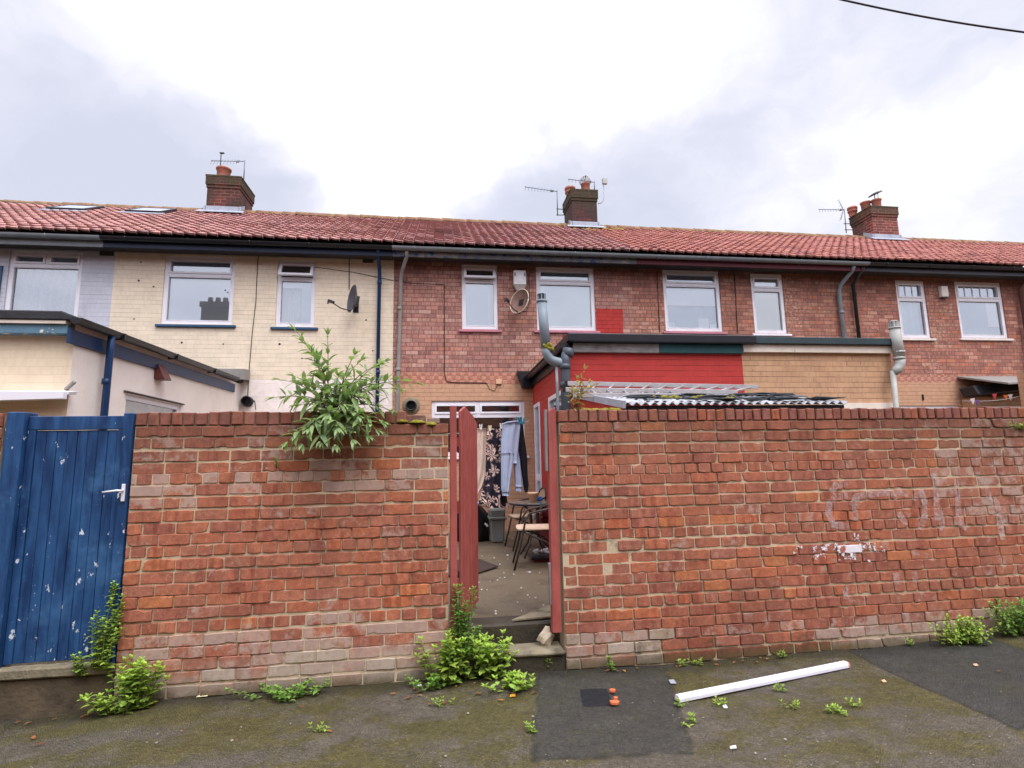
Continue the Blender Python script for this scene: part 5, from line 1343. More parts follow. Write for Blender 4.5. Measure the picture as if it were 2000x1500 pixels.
aerial('aerial with an X shaped reflector left of the right chimney', (1653, 455), (1649, 408), (1599, 409), 13.3, 8, .07, refl=True, brackets=(((1648, 437), (1664, 437)), ((1650, 449), (1666, 449))))
p = at(1180, 355, 13.1); bx = thing('panel_antenna', 'pale square box antenna on a bent pole right of the middle chimney', 'antenna', p)
mb = MB(); mb.box(p.x-.055, p.x+.075, 13.05, 13.13, p.z-.075, p.z+.085); mb.build('panel', m_pipe_pale, bx, bevel=.008)
a, b, c = at(1179, 362, 13.12), at(1179, 390, 13.12), at(1168, 398, 13.12); mb = MB(); mb.tube([a, b, b.lerp(c, .5)+Vector((.02, 0, -.03)), c], .012, 6); mb.build('pole', m_lead, bx)

# overhead cable
pts = []
for i in range(17):
    t = i/16; px = 1560+(2080-1560)*t; py = -16+(77+16)*t - 10*math.sin(math.pi*t)*-.9
    pts.append(at(px, py-4, 7.0-.6*t))
mb = MB(); mb.tube(pts, .0145, 8); tag(mb.build('overhead_cable', m_cable), 'thick black overhead cable crossing the sky at the top right', 'cable')
pa, pb = at(-60, 376, 9), at(62, 396, 13); mb = MB(); mb.tube([pa.lerp(pb, i/8)-Vector((0, 0, .06*math.sin(math.pi*i/8))) for i in range(9)], .006, 4); tag(mb.build('telephone_wire', m_cable), 'thin wire running to the roof at the far left', 'wire')

# ================================================================== YARD THINGS
def loft(mb, rows, n=28, seed=0, fold=.0, nf=5, capt=True, capb=True):
    """cloth tube: rows of (centre point, half width along X, half depth along Y)"""
    rings = []; ph = seed*1.7
    for k, (c, hw, hd) in enumerate(rows):
        c = Vector(c); ring = []
        for i in range(n):
            a = 2*math.pi*i/n; f = 1+fold*math.sin(nf*a+ph+.35*k)+fold*.5*mnoise.noise(Vector((math.cos(a)*2, math.sin(a)*2, k*.5+seed)))
            ring.append(mb.V((c.x+hw*math.cos(a)*(1+.25*(f-1)), c.y+hd*math.sin(a)*f+.012*math.sin(9*math.cos(a)+ph+.2*k), c.z+.004*math.sin(a*3+k))))
        rings.append(ring)
    mb.smooth = True
    for k in range(len(rings)-1):
        for i in range(n): mb.F([rings[k][i], rings[k][(i+1) % n], rings[k+1][(i+1) % n], rings[k+1][i]])
    if capt: mb.F(rings[0])
    if capb: mb.F(rings[-1][::-1])
    mb.smooth = False
YC = 8.0
def P8(px, py, y=YC): return at(px, py, y)
def rows_px(L, y, hd, sub=3):
    """outline rows (py, left px, right px) -> lofted rows with in-betweens"""
    out = []
    for (a, b) in zip(L[:-1], L[1:]):
        for i in range(sub):
            t = i/sub; out.append(tuple(a[k]+(b[k]-a[k])*t for k in range(3)))
    out.append(L[-1]); R_ = []
    for (py, l, r_) in out:
        A, B = P8(l, py, y), P8(r_, py, y); c = (A+B)/2; R_.append((c, (B.x-A.x)/2, hd))
    return R_
lnA, lnB = at(860, 848, 8.1), at(1034, 822, 8.35)
wlt = thing('washing_line', 'thin washing line sagging across the yard behind the red gate', 'washing line', lnA)
pts = [lnA.lerp(lnB, i/10)-Vector((0, 0, .05*math.sin(math.pi*i/10))) for i in range(11)]
mb = MB(); mb.tube(pts, .004, 5); mb.build('line', m_line, wlt)
g = thing('sweatpants', 'pale blue grey jogging trousers hanging on the washing line', 'trousers', P8(1000, 900))
mb = MB()
loft(mb, rows_px([(827, 982, 1016), (840, 980, 1015), (865, 979, 1013), (888, 979, 1012), (905, 979, 1011)], YC, .07), seed=1, fold=.12)
loft(mb, rows_px([(885, 979, 1004), (905, 979, 1002), (930, 979, 999), (955, 979, 996), (960, 980, 996)], YC-.02, .07), seed=2, fold=.14)
loft(mb, rows_px([(885, 1002, 1014), (910, 1004, 1017), (935, 1005, 1020), (950, 1006, 1021)], YC+.03, .06), seed=3, fold=.14)
mb.build('legs', m_cl_blue, g, fixn=False)
mb = MB(); loft(mb, rows_px([(961, 980, 995.5), (968, 981, 995)], YC-.02, .055, 2) , seed=4, fold=.05); mb.build('cuff', m_cl_blue, g, fixn=False); mb = MB(); loft(mb, rows_px([(951, 1006.5, 1020.5), (959, 1007, 1020)], YC+.03, .05, 2), seed=4, fold=.05)
mb.build('cuff', m_cl_blue, g, fixn=False)
mb = MB(); a, b = P8(981, 829, YC-.075), P8(1012, 823, YC-.075); mb.tube([a, a.lerp(b, .3)+Vector((0, -.01, .015)), a.lerp(b, .7)+Vector((0, -.01, .01)), b], .012, 6); mb.build('waistband', m_cl_blue, g)
g = thing('dress', 'long dark dress with pale floral print hanging on the line', 'dress', P8(960, 900))
mb = MB(); loft(mb, rows_px([(835, 952, 982), (846, 951, 981), (870, 950, 984), (900, 949, 982), (940, 946, 986), (960, 940, 988), (978, 936, 990), (986, 936, 992), (991, 950, 994)], 8.16, .09), n=40, seed=6, fold=.22, nf=7)
mb.build('skirt', m_floral, g, fixn=False)
mb = MB(); loft(mb, rows_px([(834, 951, 960), (850, 951, 962)], 8.13, .05, 2), seed=3, fold=.1); mb.build('shoulder_frill', m_floral, g, fixn=False)
g = tag(None or MB().lathe((0, 0, 0), [(0, 0)], 3, cap=False) and thing('blanket', 'plain beige cloth pegged at the left end of the line', 'cloth', P8(930, 880)))
mb = MB(); loft(mb, rows_px([(837, 932, 949), (870, 928, 951), (910, 924, 953), (922, 924, 953), (950, 922, 944), (965, 922, 934)], 8.22, .06), n=36, seed=9, fold=.25, nf=6); mb.build('cloth', m_cl_beige, g, fixn=False)
g = thing('top', 'black garment with a lacy hem at the right end of the line', 'garment', P8(1020, 880))
mb = MB(); loft(mb, rows_px([(824, 1011, 1021), (845, 1012, 1023), (870, 1011, 1026), (895, 1013, 1029), (920, 1017, 1030), (935, 1021, 1031), (946, 1022, 1033), (955, 1024, 1032), (961, 1025, 1030)], 8.12, .05), seed=11, fold=.25); mb.build('cloth', m_cl_black, g, fixn=False)
pg0 = P8(1015, 822, 8.0); 
def peg(c, mat, label, grp, big=False):
    root = thing('clothes_peg', label, 'peg', c, grp); w = .012 if not big else .02
    for s in (-1, 1):
        mb = MB(); mb.obox(Vector(c)+Vector((s*w, 0, 0)), (w*.7, 0, s*w*.4), (0, .01, 0), (s*w*.3, 0, .04 if not big else .05)); mb.build('arm', mat, root, bevel=.002)
for px, py, m_, lb in ((1014, 821, m_peg, 'teal clothes peg at the top of the black garment'), (1021, 822, m_peg, 'teal clothes peg at the far right end of the washing'), (939, 834, m_box_white, 'pale clothes peg holding the beige cloth'), (957, 836, m_bl_cream, 'yellowish clothes peg on the dress shoulder'), (979, 832, m_box_white, 'pale clothes peg between dress and trousers')):
    peg(P8(px, py, 7.97), m_, lb, 'clothes pegs on the washing line', px > 1000)

# table and chairs
TC = Vector((at(1040, 985, 7.35).x+.02, 7.35, YARD)); tz_ = at(1020, 984, 7.1).z
tb = thing('garden_table', 'round black rimmed glass garden table with a pot on top', 'table', TC)
mb = MB(); mb.lathe((TC.x, TC.y, tz_-.028), [(.30, 0), (.335, 0), (.34, .014), (.335, .028), (.30, .028)], 36); mb.build('rim', m_black, tb)
mb = MB(); mb.lathe((TC.x, TC.y, tz_-.006), [(.325, 0), (.325, .008)], 36); mb.build('glass_top', paint('smoky_glass_top', C(112, 106, 98), .12, .2, 5, .02), tb)
for k in range(4):
    a = math.pi/4+k*math.pi/2; u = Vector((math.cos(a), math.sin(a), 0)); mb = MB()
    mb.tube([TC+u*.22+Vector((0, 0, tz_-YARD-.03)), TC+u*.07+Vector((0, 0, tz_-YARD-.12)), TC+u*.055+Vector((0, 0, .32)), TC+u*.12+Vector((0, 0, .16)), TC+u*.24+Vector((0, 0, .0))], .013, 8); mb.build('leg', m_bronze, tb)
mb = MB(); mb.tube([TC+Vector((.075*math.cos(t), .075*math.sin(t), .36)) for t in [2*math.pi*i/16 for i in range(17)]], .010, 6); mb.build('leg_ring', m_bronze, tb)
p = at(1041, 975, 7.3); pot = thing('plant_pot', 'sandy coloured plant pot standing on the garden table', 'pot', (p.x, 7.3, tz_))
ph = at(1041, 962, 7.3).z-tz_
mb = MB(); mb.lathe((p.x, 7.3, tz_+.003), [(.048, 0), (.062, ph*.82), (.069, ph*.84), (.07, ph), (.06, ph), (.058, ph*.8), (.01, ph*.78)], 22); mb.build('pot', m_tan_pot, pot)
p = at(1054, 976, 7.35); blob('blue_bottle', (p.x, 7.38, tz_+.037), .055, .04, .034, m_bluething, 'crumpled blue plastic item beside the pot on the table', 'plastic item', 3, .35)

def chair(label, loc, rotz):
    """metal bistro armchair facing local +x; tubes, woven seat and back"""
    root = thing('bistro_chair', label, 'chair', loc, 'bistro chairs round the table')
    M3 = Matrix.Rotation(rotz, 3, 'Z'); T = lambda x, y, z: Vector(loc)+M3 @ Vector((x, y, z))
    for s in (-1, 1):
        mb = MB(); y = .245*s
        mb.tube([T(.27, y, 0), T(.20, y, .25), T(.155, y, .44), T(.13, y, .56), T(.08, y, .635), T(-.02, y*.99, .66), T(-.16, y*.95, .685), T(-.25, y*.80, .72)], .0125, 8); mb.build('arm_leg', m_bronze, root)
        mb = MB(); mb.tube([T(-.27, y*.9, 0), T(-.25, y*.9, .14), T(-.12, y*.9, .30), T(.10, y*.9, .40), T(.15, y*.92, .43)], .0125, 8); mb.build('rear_leg', m_bronze, root)
    mb = MB()
    pts = []
    for i in range(13):
        a = math.pi*(i/12); pts.append(T(-.22-.06*math.sin(a), .215*math.cos(a), .43+(.42*math.sin(a)**.45 if 0 < i < 12 else 0)))
    mb.tube(pts, .012, 8); mb.tube([T(-.20, -.21, .43), T(.2, -.22, .43), T(.2, .22, .43), T(-.2, .21, .43), T(-.2, -.21, .43)], .011, 8); mb.build('seat_frame', m_bronze, root)
    mb = MB(); c = []
    for (x, y) in ((.225, -.19), (.235, .0), (.225, .19), (.19, .225), (-.19, .21), (-.21, .0), (-.19, -.21), (.19, -.225)): c.append(T(x, y, .437))
    mb.prism(c, (0, 0, .028)); mb.build('seat', m_tan_wicker, root, bevel=.008)
    mb = MB(); n = 8
    for i in range(n):
        a0 = math.pi*(.12+.76*i/n); a1 = math.pi*(.12+.76*(i+1)/n)
        q0 = (-.215-.06*math.sin(a0), .205*math.cos(a0)); q1 = (-.215-.06*math.sin(a1), .205*math.cos(a1)); h0 = .43+.40*math.sin(a0)**.45; h1 = .43+.40*math.sin(a1)**.45
        mb.poly([T(*q0, .50), T(*q1, .50), T(*q1, h1), T(*q0, h0)]); mb.poly([T(q0[0]-.012, q0[1], .50), T(q0[0]-.012, q0[1], h0), T(q1[0]-.012, q1[1], h1), T(q1[0]-.012, q1[1], .50)])
    mb.build('back', m_tan_wicker, root)
    return root
c1 = Vector((at(1006, 1032, Z=.77).x+.27, 6.62, YARD+.005)); chair('nearer bistro armchair with a tan woven seat in front of the round table', c1, rad(174))
c2 = Vector((at(995, 1012, 8.0).x+.25, 8.02, YARD+.005)); chair('farther bistro chair with a tan woven seat behind the round table', c2, rad(186))
# low heap of pots and a tray under the chairs
p = at(1056, 1076, Z=.42); tr = thing('tray', 'low dark tray holding foil and rubbish beneath the nearer chair', 'tray', (p.x, p.y, .3))
mb = MB(); mb.box(p.x-.14, p.x+.34, p.y-.12, p.y+.2, .33, .37); mb.build('tray', m_black, tr, bevel=.01)
mb = MB(); mb.box(p.x-.1, p.x+.3, p.y-.09, p.y+.17, .31, .329); mb.build('shelf', m_redbag, tr)
r = random.Random(9); mb = MB()
for i in range(26): c = Vector((p.x+r.uniform(-.1, .3), p.y+r.uniform(-.09, .16), .385+r.uniform(0, .05))); mb.obox(c, (r.uniform(.01, .03), r.uniform(-.02, .02), r.uniform(-.01, .01)), (0, r.uniform(.01, .03), 0), (r.uniform(-.01, .01), 0, r.uniform(.006, .016)))
mb.build('foil_scraps', paint('foil_and_scraps', C(188, 188, 190), .4, .5, 40, .3), tr)
p = at(1064, 1025, 7.75); blob('sack', (p.x+.1, 7.75, .62), .22, .18, .32, m_redbag, 'maroon sack slumped beyond the round table by the red wall', 'sack', 6, .3)
p = at(1048, 1020, 7.6); blob('carrier_bag', (p.x, 7.55, .78), .07, .06, .05, m_box_white, 'small white plastic bag beside the maroon sack', 'bag', 2, .4)

# bags and tub left of the table
zb_ = at(945, 1058, Z=.3)
bagc = thing('rubbish_bag', 'large slumped black bag standing on the yard behind the gate leaf', 'bag', (zb_.x-.12, zb_.y+.2, .3))
mb = MB(); Yb = zb_.y+.2
L = [(987, 893, 936), (992, 890, 943), (1005, 889, 953), (1020, 889, 956), (1040, 890, 956), (1055, 891, 955), (1061, 892, 953)]
rows = []
for (py, l, r_) in L:
    A, B = at(l, py, Yb), at(r_, py, Yb); rows.append(((A+B)/2, (B.x-A.x)/2, .22))
rows[-1] = (Vector((rows[-1][0].x, Yb, .302)), rows[-1][1], .2)
loft(mb, rows, seed=4, fold=.10, nf=7); mb.build('bag', m_bag, bagc, fixn=False)
mb = MB(); a, b = at(947, 1022, Yb-.24), at(953, 1028, Yb-.24); mb.bar(a, b, .006, .03); mb.build('tag', m_box_white, bagc)
p = at(938, 985, Yb+.1); blob('carrier_bag', (p.x-.12, Yb+.05, at(938, 985, Yb+.1).z), .16, .12, .055, m_cl_blue, 'pale plastic bag lying on top of the black bag', 'bag', 8, .3)
p = at(970, 1037, 8.75); zt_t = at(970, 993, 8.75).z
tub = thing('storage_tub', 'grey plastic tub with a rim below the hanging dress', 'tub', (p.x, 8.75, .3))
mb = MB(); mb.prism([(p.x-.09, 8.6, .302), (p.x+.10, 8.6, .302), (p.x+.13, 8.6, zt_t), (p.x-.12, 8.6, zt_t)], (0, .3, 0)); mb.build('body', m_crate, tub, bevel=.02)
mb = MB(); mb.box(p.x-.135, p.x+.145, 8.57, 8.93, zt_t-.16, zt_t-.12); mb.build('rim', m_crate, tub, bevel=.008)
q = [at(866, 1096, Z=.312), at(938, 1094, Z=.312), at(973, 1107, Z=.312), at(918, 1126, Z=.312), at(860, 1126, Z=.312)]
mb = MB(); mb.prism(q, (0, 0, .012)); tag(mb.build('doormat', m_mat), 'dark brown mat lying on the yard behind the gate leaf', 'mat')
mb = MB(); r = random.Random(21)
for i in range(48):
    p = at(r.uniform(895, 1075), r.uniform(1040, 1200), Z=.314); w = r.uniform(.002, .007)*(2 if r.random() < .06 else 1); mb.obox((p.x, p.y, p.z), (w, w*.3, 0), (-w*.3, w*.8, 0), (0, 0, .004))
tag(mb.build('yard_litter', m_box_white), 'tiny pale scraps scattered over the yard concrete', 'litter', kind='stuff')

# ================================================================== PLANTS
def leaf(mb, base, d, n, L, w, droop=.25, fold=.12):
    d = Vector(d).normalized(); n = Vector(n); s = d.cross(n)
    if s.length < .05: s = d.cross(Vector((0, 1, .3)))
    s.normalize(); n = s.cross(d)
    g = Vector((0, 0, -1)); base = Vector(base)
    def P(t, o, h): return base+d*L*t+s*o*w+n*h*w+g*droop*L*t*t
    i = [mb.V(P(0, 0, 0)), mb.V(P(.3, -.42, fold)), mb.V(P(.3, 0, 0)), mb.V(P(.3, .42, fold)), mb.V(P(.65, -.34, fold)), mb.V(P(.65, 0, 0)), mb.V(P(.65, .34, fold)), mb.V(P(1, 0, 0))]
    for f in ((0, 2, 1), (0, 3, 2), (1, 2, 5, 4), (2, 3, 6, 5), (4, 5, 7), (5, 6, 7)): mb.F([i[k] for k in f])
def bez(a, b, c, n): return [a*(1-t)**2+b*2*t*(1-t)+c*t*t for t in [i/n for i in range(n+1)]]

def buddleia(name, label, cat, root_pt, ends, leafL, leafW, seed, step=.045, mat=None, bow=.25, rs=.006):
    r = random.Random(seed); o = thing(name, label, cat, root_pt); lm = MB(); sm_ = MB(); lm.smooth = True
    for e in ends:
        e = Vector(e); a = Vector(root_pt)+Vector((r.uniform(-.04, .04), r.uniform(-.03, .03), 0)); mid = a.lerp(e, .5)
        out = e-a; mid += Vector((-out.x*.15, 0, abs(out.x)*.15+bow*out.length*.5)) if e.z > a.z else Vector((0, -.08, .16*out.length))
        n = max(6, int(out.length/.03)); pts = bez(a, mid, e, n)
        sm_.tube(pts, [rs*(1-.7*i/n) for i in range(n+1)], 5)
        dist = 0; k = 0; L = sum((pts[i+1]-pts[i]).length for i in range(n)); acc = 0; nxt = L*r.uniform(.12, .22)
        for i in range(n):
            seg = (pts[i+1]-pts[i]); acc += seg.length
            while acc > nxt:
                t = nxt/L; p = pts[i+1]; dr = seg.normalized(); a0 = k*math.pi/2+r.uniform(-.5, .5)
                sd = dr.cross(Vector((0, 0, 1)));
                if sd.length < .1: sd = Vector((1, 0, 0))
                sd.normalize(); up = sd.cross(dr); size = (1-.45*abs(t-.45)/.55)*r.uniform(.75, 1.15)
                if t > .9: size *= .6
                for sgn in (1, -1):
                    v = (math.cos(a0)*sd+math.sin(a0)*up)*sgn
                    dv = (v*1.0+dr*(.45+.5*t)+Vector((r.gauss(0, .28), r.gauss(0, .28), .12+r.gauss(0, .28)))).normalized(); b = r.uniform(.72, 1.2)
                    young = 1.15 if t > .75 else 1
                    lm.col = (b*young*r.uniform(.92, 1.08), b*young, b*r.uniform(.75, 1.05), 1)
                    if r.random() < .12: lm.col = (b*1.1, b*1.16, b*1.4, 1)      # pale undersides
                    leaf(lm, p, dv, Vector((0, 0, 1))+v*-.3, leafL*size, leafW*size, r.uniform(.1, .5))
                k += 1; nxt += step*r.uniform(.7, 1.3)
        for q in range(5):
            a0 = 2*math.pi*q/5; v = Vector((math.cos(a0), math.sin(a0), 0))*.55+seg.normalized(); b = r.uniform(.95, 1.25); lm.col = (b, b, b*.9, 1)
            leaf(lm, e, v, Vector((0, 0, 1)), leafL*r.uniform(.35, .6), leafW*.5, .1)
    lm.build('leaves', mat or m_leaf_b, o, fixn=False); sm_.build('stems', m_stem, o)
    return o
rb = at(655, 806, YW+.08)
rb = Vector((at(650, 806, YW+.08).x, YW+.08, 1.93))
ends = []; rr = random.Random(40)
for (px, py, y) in ((576, 645, 4.28), (592, 668, 4.2), (640, 655, 4.25), (612, 690, 4.3), (692, 694, 4.22), (706, 704, 4.35), (741, 712, 4.22), (752, 706, 4.3), (765, 740, 4.25), (812, 748, 4.2), (778, 760, 4.12), (760, 800, 4.1),
                    (549, 742, 4.22), (538, 776, 4.15), (560, 775, 4.3), (575, 735, 4.3), (600, 745, 4.15), (625, 735, 4.2), (660, 735, 4.1), (690, 750, 4.12), (720, 752, 4.18), (730, 770, 4.1), (640, 770, 4.05), (675, 790, 4.0), (700, 775, 4.05), (610, 780, 4.08), (583, 790, 4.1)):
    ends.append(at(px, py, y))
for (px, py, y) in ((562, 862, 4.08), (590, 866, 4.04), (625, 862, 4.0), (655, 868, 3.98), (690, 858, 3.98), (718, 850, 4.0), (735, 838, 4.0), (745, 822, 4.02), (606, 836, 4.0), (660, 836, 3.96), (580, 850, 4.04), (640, 812, 3.98), (700, 812, 3.98)):
    ends.append(at(px, py, y))
buddleia('buddleia', 'tall leafy buddleia bush growing out of the garden wall top', 'shrub', rb, ends, .15, .06, 17, .056)
r0 = at(1122, 800, YW+.05)
buddleia('seedling', 'thin reddish seedling growing on the wall top in front of the ladder', 'plant', Vector((r0.x, YW+.06, 1.93)),
         [at(1142, 722, 4.3), at(1128, 742, 4.25), at(1150, 748, 4.22), at(1162, 752, 4.3), at(1118, 765, 4.2), at(1112, 778, 4.2), at(1135, 765, 4.25)], .11, .034, 5, .045, leafmat('seedling_leaf', (C(140, 150, 88), C(176, 140, 110))), .1, .004)

def weed(name, label, cat, c, w, h, ns, leafL, leafW, seed, mat, lean=(0, 0), droop=.25, depth=None, group=None, dens=1.0, flat=False):
    """clump of leafy stems rising from its foot"""
    depth = depth or w*.6; c = Vector(c)
    if name in ('weed', 'sprig') and c.z < .14 and not (XL1 < c.x < XR0): c.y = min(c.y, YW-.03-depth*.4)
    r = random.Random(seed); o = thing(name, label, cat, c, group); lm = MB(); sm_ = MB(); lm.smooth = True
    for s in range(ns):
        bx, by = r.gauss(0, .35)*w*.5, -abs(r.gauss(0, .4))*depth*.5 if depth < 0 else r.gauss(0, .35)*depth*.5
        a = c+Vector((bx, by, .0)); hh = h*r.uniform(.45, 1.0); e = a+Vector((bx*.8+r.gauss(0, .25)*w*.5+lean[0]*hh, by*.5+r.gauss(0, .2)*depth*.5+lean[1]*hh, hh))
        pts = bez(a, a.lerp(e, .5)+Vector((0, 0, hh*.2)), e, 7); sm_.tube(pts, [.0035*(1-.6*i/7) for i in range(8)], 4)
        L = (e-a).length; nl = max(4, int(L/(leafL*.26)*dens))
        for k in range(nl):
            t = (k+.6)/nl; i = min(6, int(t*7)); p = pts[i].lerp(pts[i+1], t*7-i); a0 = k*2.4+r.uniform(-.5, .5)
            v = Vector((math.cos(a0), math.sin(a0), r.uniform(.1, .6))); b = r.uniform(.62, 1.2); lm.col = (b*r.uniform(.9, 1.12), b, b*r.uniform(.7, 1.05), 1)
            sz = r.uniform(.6, 1.15)*(1-.4*t); leaf(lm, p, v, Vector((0, 0, 1)), leafL*sz, leafW*sz, droop*r.uniform(.5, 1.5), .08)
        for k in range(3):
            a0 = k*2.1+r.random(); b = r.uniform(1, 1.3); lm.col = (b, b, b*.8, 1); leaf(lm, e, (math.cos(a0)*.7, math.sin(a0)*.7, .7), (0, 0, 1), leafL*.5, leafW*.5, .1)
    lm.build('leaves', mat, o, fixn=False); sm_.build('stems', m_stem_g, o); return o
G = lambda px, py: at(px, py, Z=.0)
def gz(px, py): p = G(px, py); return Vector((p.x, p.y, ground_h(p.x, p.y)))
weed('weed', 'bright leafy weed clump at the left end of the brick wall', 'weed', gz(285, 1362)+Vector((0, .1, 0)), .26, .33, 32, .08, .055, 51, m_leaf_w, lean=(.05, -.1))
weed('weed', 'low sprawl of weed spreading left from the wall end onto the alley', 'weed', gz(232, 1378), .26, .13, 18, .07, .045, 52, m_leaf_w, lean=(-.3, -.2))
weed('weed', 'weed climbing the lower right corner of the blue door', 'weed', Vector((at(195, 1300, YW-.06).x, YW-.06, .24)), .14, .46, 20, .055, .036, 53, m_leaf_w, lean=(.1, 0), depth=.08)
weed('weed', 'thin sprig of weed high against the blue door edge', 'weed', Vector((at(217, 1160, YW-.03).x, YW-.035, .62)), .05, .17, 5, .045, .028, 56, m_leaf_w, lean=(.05, 0), depth=.03)
weed('weed', 'small weed sprig on the slab in front of the blue door', 'weed', Vector((at(158, 1304, YW-.05).x, YW-.05, .20)), .12, .15, 7, .045, .03, 54, m_leaf_w, lean=(-.1, -.1), depth=.06)
weed('weed', 'small flat weed at the foot of the brick wall', 'weed', gz(577, 1349)+Vector((0, .04, 0)), .36, .09, 26, .055, .04, 55, m_leaf_d, lean=(0, -.1))
weed('weed', 'slender upright weed climbing the left gate post', 'weed', Vector((at(900, 1260, YW-.02).x, YW-.03, .16)), .14, .50, 22, .065, .036, 57, m_leaf_d, lean=(.05, 0), depth=.08)
weed('weed', 'dark leafy weed on the gate step beside the gate leaf', 'weed', Vector((at(920, 1250, YW+.05).x, YW+.08, .15)), .14, .2, 10, .05, .028, 58, m_leaf_d, depth=.08)
weed('weed', 'big leafy weed clump in front of the gate step', 'weed', gz(948, 1330)+Vector((0, .09, 0)), .44, .27, 44, .09, .058, 59, m_leaf_w, lean=(0, -.15), depth=.22)
weed('weed', 'broad leaved weed at the right end of the left brick wall', 'weed', gz(868, 1330)+Vector((0, .08, 0)), .22, .34, 26, .08, .055, 60, m_leaf_w, lean=(.05, -.1), depth=.14)
weed('weed', 'low yellowing weed spreading onto the alley before the gate step', 'weed', gz(1000, 1343), .3, .09, 22, .08, .055, 61, m_leaf_w, lean=(.2, -.3), depth=.2)
weed('weed', 'low tangle of weed below the left wall corner by the gate', 'weed', gz(835, 1345), .22, .08, 12, .06, .04, 67, m_leaf_d, lean=(0, -.2), depth=.14)
weed('weed', 'small round weed at the right corner of the gate step', 'weed', gz(1075, 1312)+Vector((0, .05, 0)), .13, .14, 18, .035, .02, 62, m_leaf_w, depth=.1)
weed('weed', 'tiny broad leaved weed at the wall foot right of the gate', 'weed', gz(1188, 1300)+Vector((0, .03, 0)), .07, .09, 5, .05, .035, 63, m_leaf_d, depth=.05)
weed('weed', 'bushy weed against the right wall with the black patch below', 'weed', gz(1866, 1258)+Vector((0, .04, 0)), .36, .2, 52, .055, .034, 64, m_leaf_w, lean=(.15, -.2), depth=.2, droop=.5)
weed('weed', 'dense dark green weed mound at the right edge of the wall', 'weed', gz(1972, 1246), .42, .27, 64, .05, .03, 65, m_leaf_d, depth=.24, droop=.5)
weed('weed', 'tiny weed at the wall foot left of the bushy one', 'weed', gz(1748, 1252)+Vector((0, .02, 0)), .07, .06, 5, .035, .02, 66, m_leaf_w, depth=.05)
for i, (px, py, w_, lb) in enumerate(((1352, 1412, .10, 'yellow green sprig on the alley below the white plastic strip end'), (1325, 1375, .08, 'small sprig touching the left end of the white plastic strip'), (1405, 1372, .07, 'faint sprig just below the middle of the white strip'), (1523, 1346, .07, 'sprig on the mossy alley under the white strip'),
                                 (1543, 1384, .08, 'single upright sprig right of the middle on the mossy alley'), (1615, 1390, .1, 'low sprig nearest the dark patch, left of its pair'), (1642, 1394, .08, 'low sprig nearest the dark patch, right of its pair'), (1668, 1382, .06, 'small sprig beside the dark asphalt patch edge'),
                                 (1036, 1433, .07, 'small sprig at the left edge of the square dark patch'), (862, 1372, .12, 'weedy sprig lying on the alley before the left wall'), (620, 1424, .09, 'small yellowing sprig on the alley below the left wall'), (1500, 1268, .08, 'sprig at the foot of the right wall above the strip'),
                                 (1330, 1295, .07, 'sprig at the wall foot above the square dark patch corner'), (1355, 1292, .06, 'tiny sprig at the right wall foot beside another sprig'))):
    weed('sprig', lb, 'weed', gz(px, py), w_, .045, 5, .045, .018, 100+i, m_leaf_w, depth=w_*.8, group='small weed sprigs in the alley')
weed('wall_weed', 'tiny weed rooted in a mortar joint of the left wall', 'weed', Vector((at(541, 912, YW).x, YW-.012, at(541, 912, YW).z)), .03, .07, 4, .03, .014, 130, m_leaf_w, depth=.02)
weed('wall_weed', 'tuft of weed in the right wall top at the photo edge', 'weed', Vector((at(1992, 830, YW).x, YW-.02, at(1992, 838, YW).z)), .16, .06, 12, .05, .015, 131, m_leaf_w, depth=.05, lean=(-.4, -.3))

# ================================================================== THINGS ON THE ALLEY
A = at(1322, 1358, Z=.02); B = at(1651, 1294, Z=.02); A.z = ground_h(A.x, A.y)+.004; B.z = ground_h(B.x, B.y)+.004
d = (B-A).normalized(); s = Vector((-d.y, d.x, 0)); tr = thing('plastic_strip', 'long white plastic trunking strip lying on the mossy alley', 'plastic strip', A)
w = .028; prof = [(-w, 0), (-w, .022), (-w*.8, .034), (-w*.3, .041), (w*.3, .041), (w*.8, .034), (w, .022), (w, 0)]
mb = MB(); mb.smooth = False
pa = [A+s*x+Vector((0, 0, z)) for x, z in prof]; mb.prism(pa, B-A); mb.build('strip', m_white_pvc, tr, bevel=.003)
mb = MB(); mb.prism([B+d*.001+s*x*.8+Vector((0, 0, z*.85)) for x, z in prof], d*.018); mb.build('broken_end', paint('dirty_end', C(200, 150, 120), .8), tr)
for i, (px, py, w_, lb) in enumerate(((1196, 1351, .022, 'orange brick chip beside the black tar square, topmost'), (1203, 1366, .018, 'thin orange brick chip in the middle of the three by the tar square'), (1200, 1374, .03, 'largest orange brick chip, lowest beside the tar square'))):
    p = gz(px, py); mb = MB(); r = random.Random(i); mb.prism([(p.x+w_*math.cos(a)*r.uniform(.8, 1.2), p.y+w_*.9*math.sin(a)*r.uniform(.7, 1.2), p.z+.012) for a in [2*math.pi*k/5 for k in range(5)]], (0, 0, .018)); o = mb.build('brick_chip', m_orange, bevel=.003); tag(o, lb, 'brick chip', 'orange brick chips by the tar square')
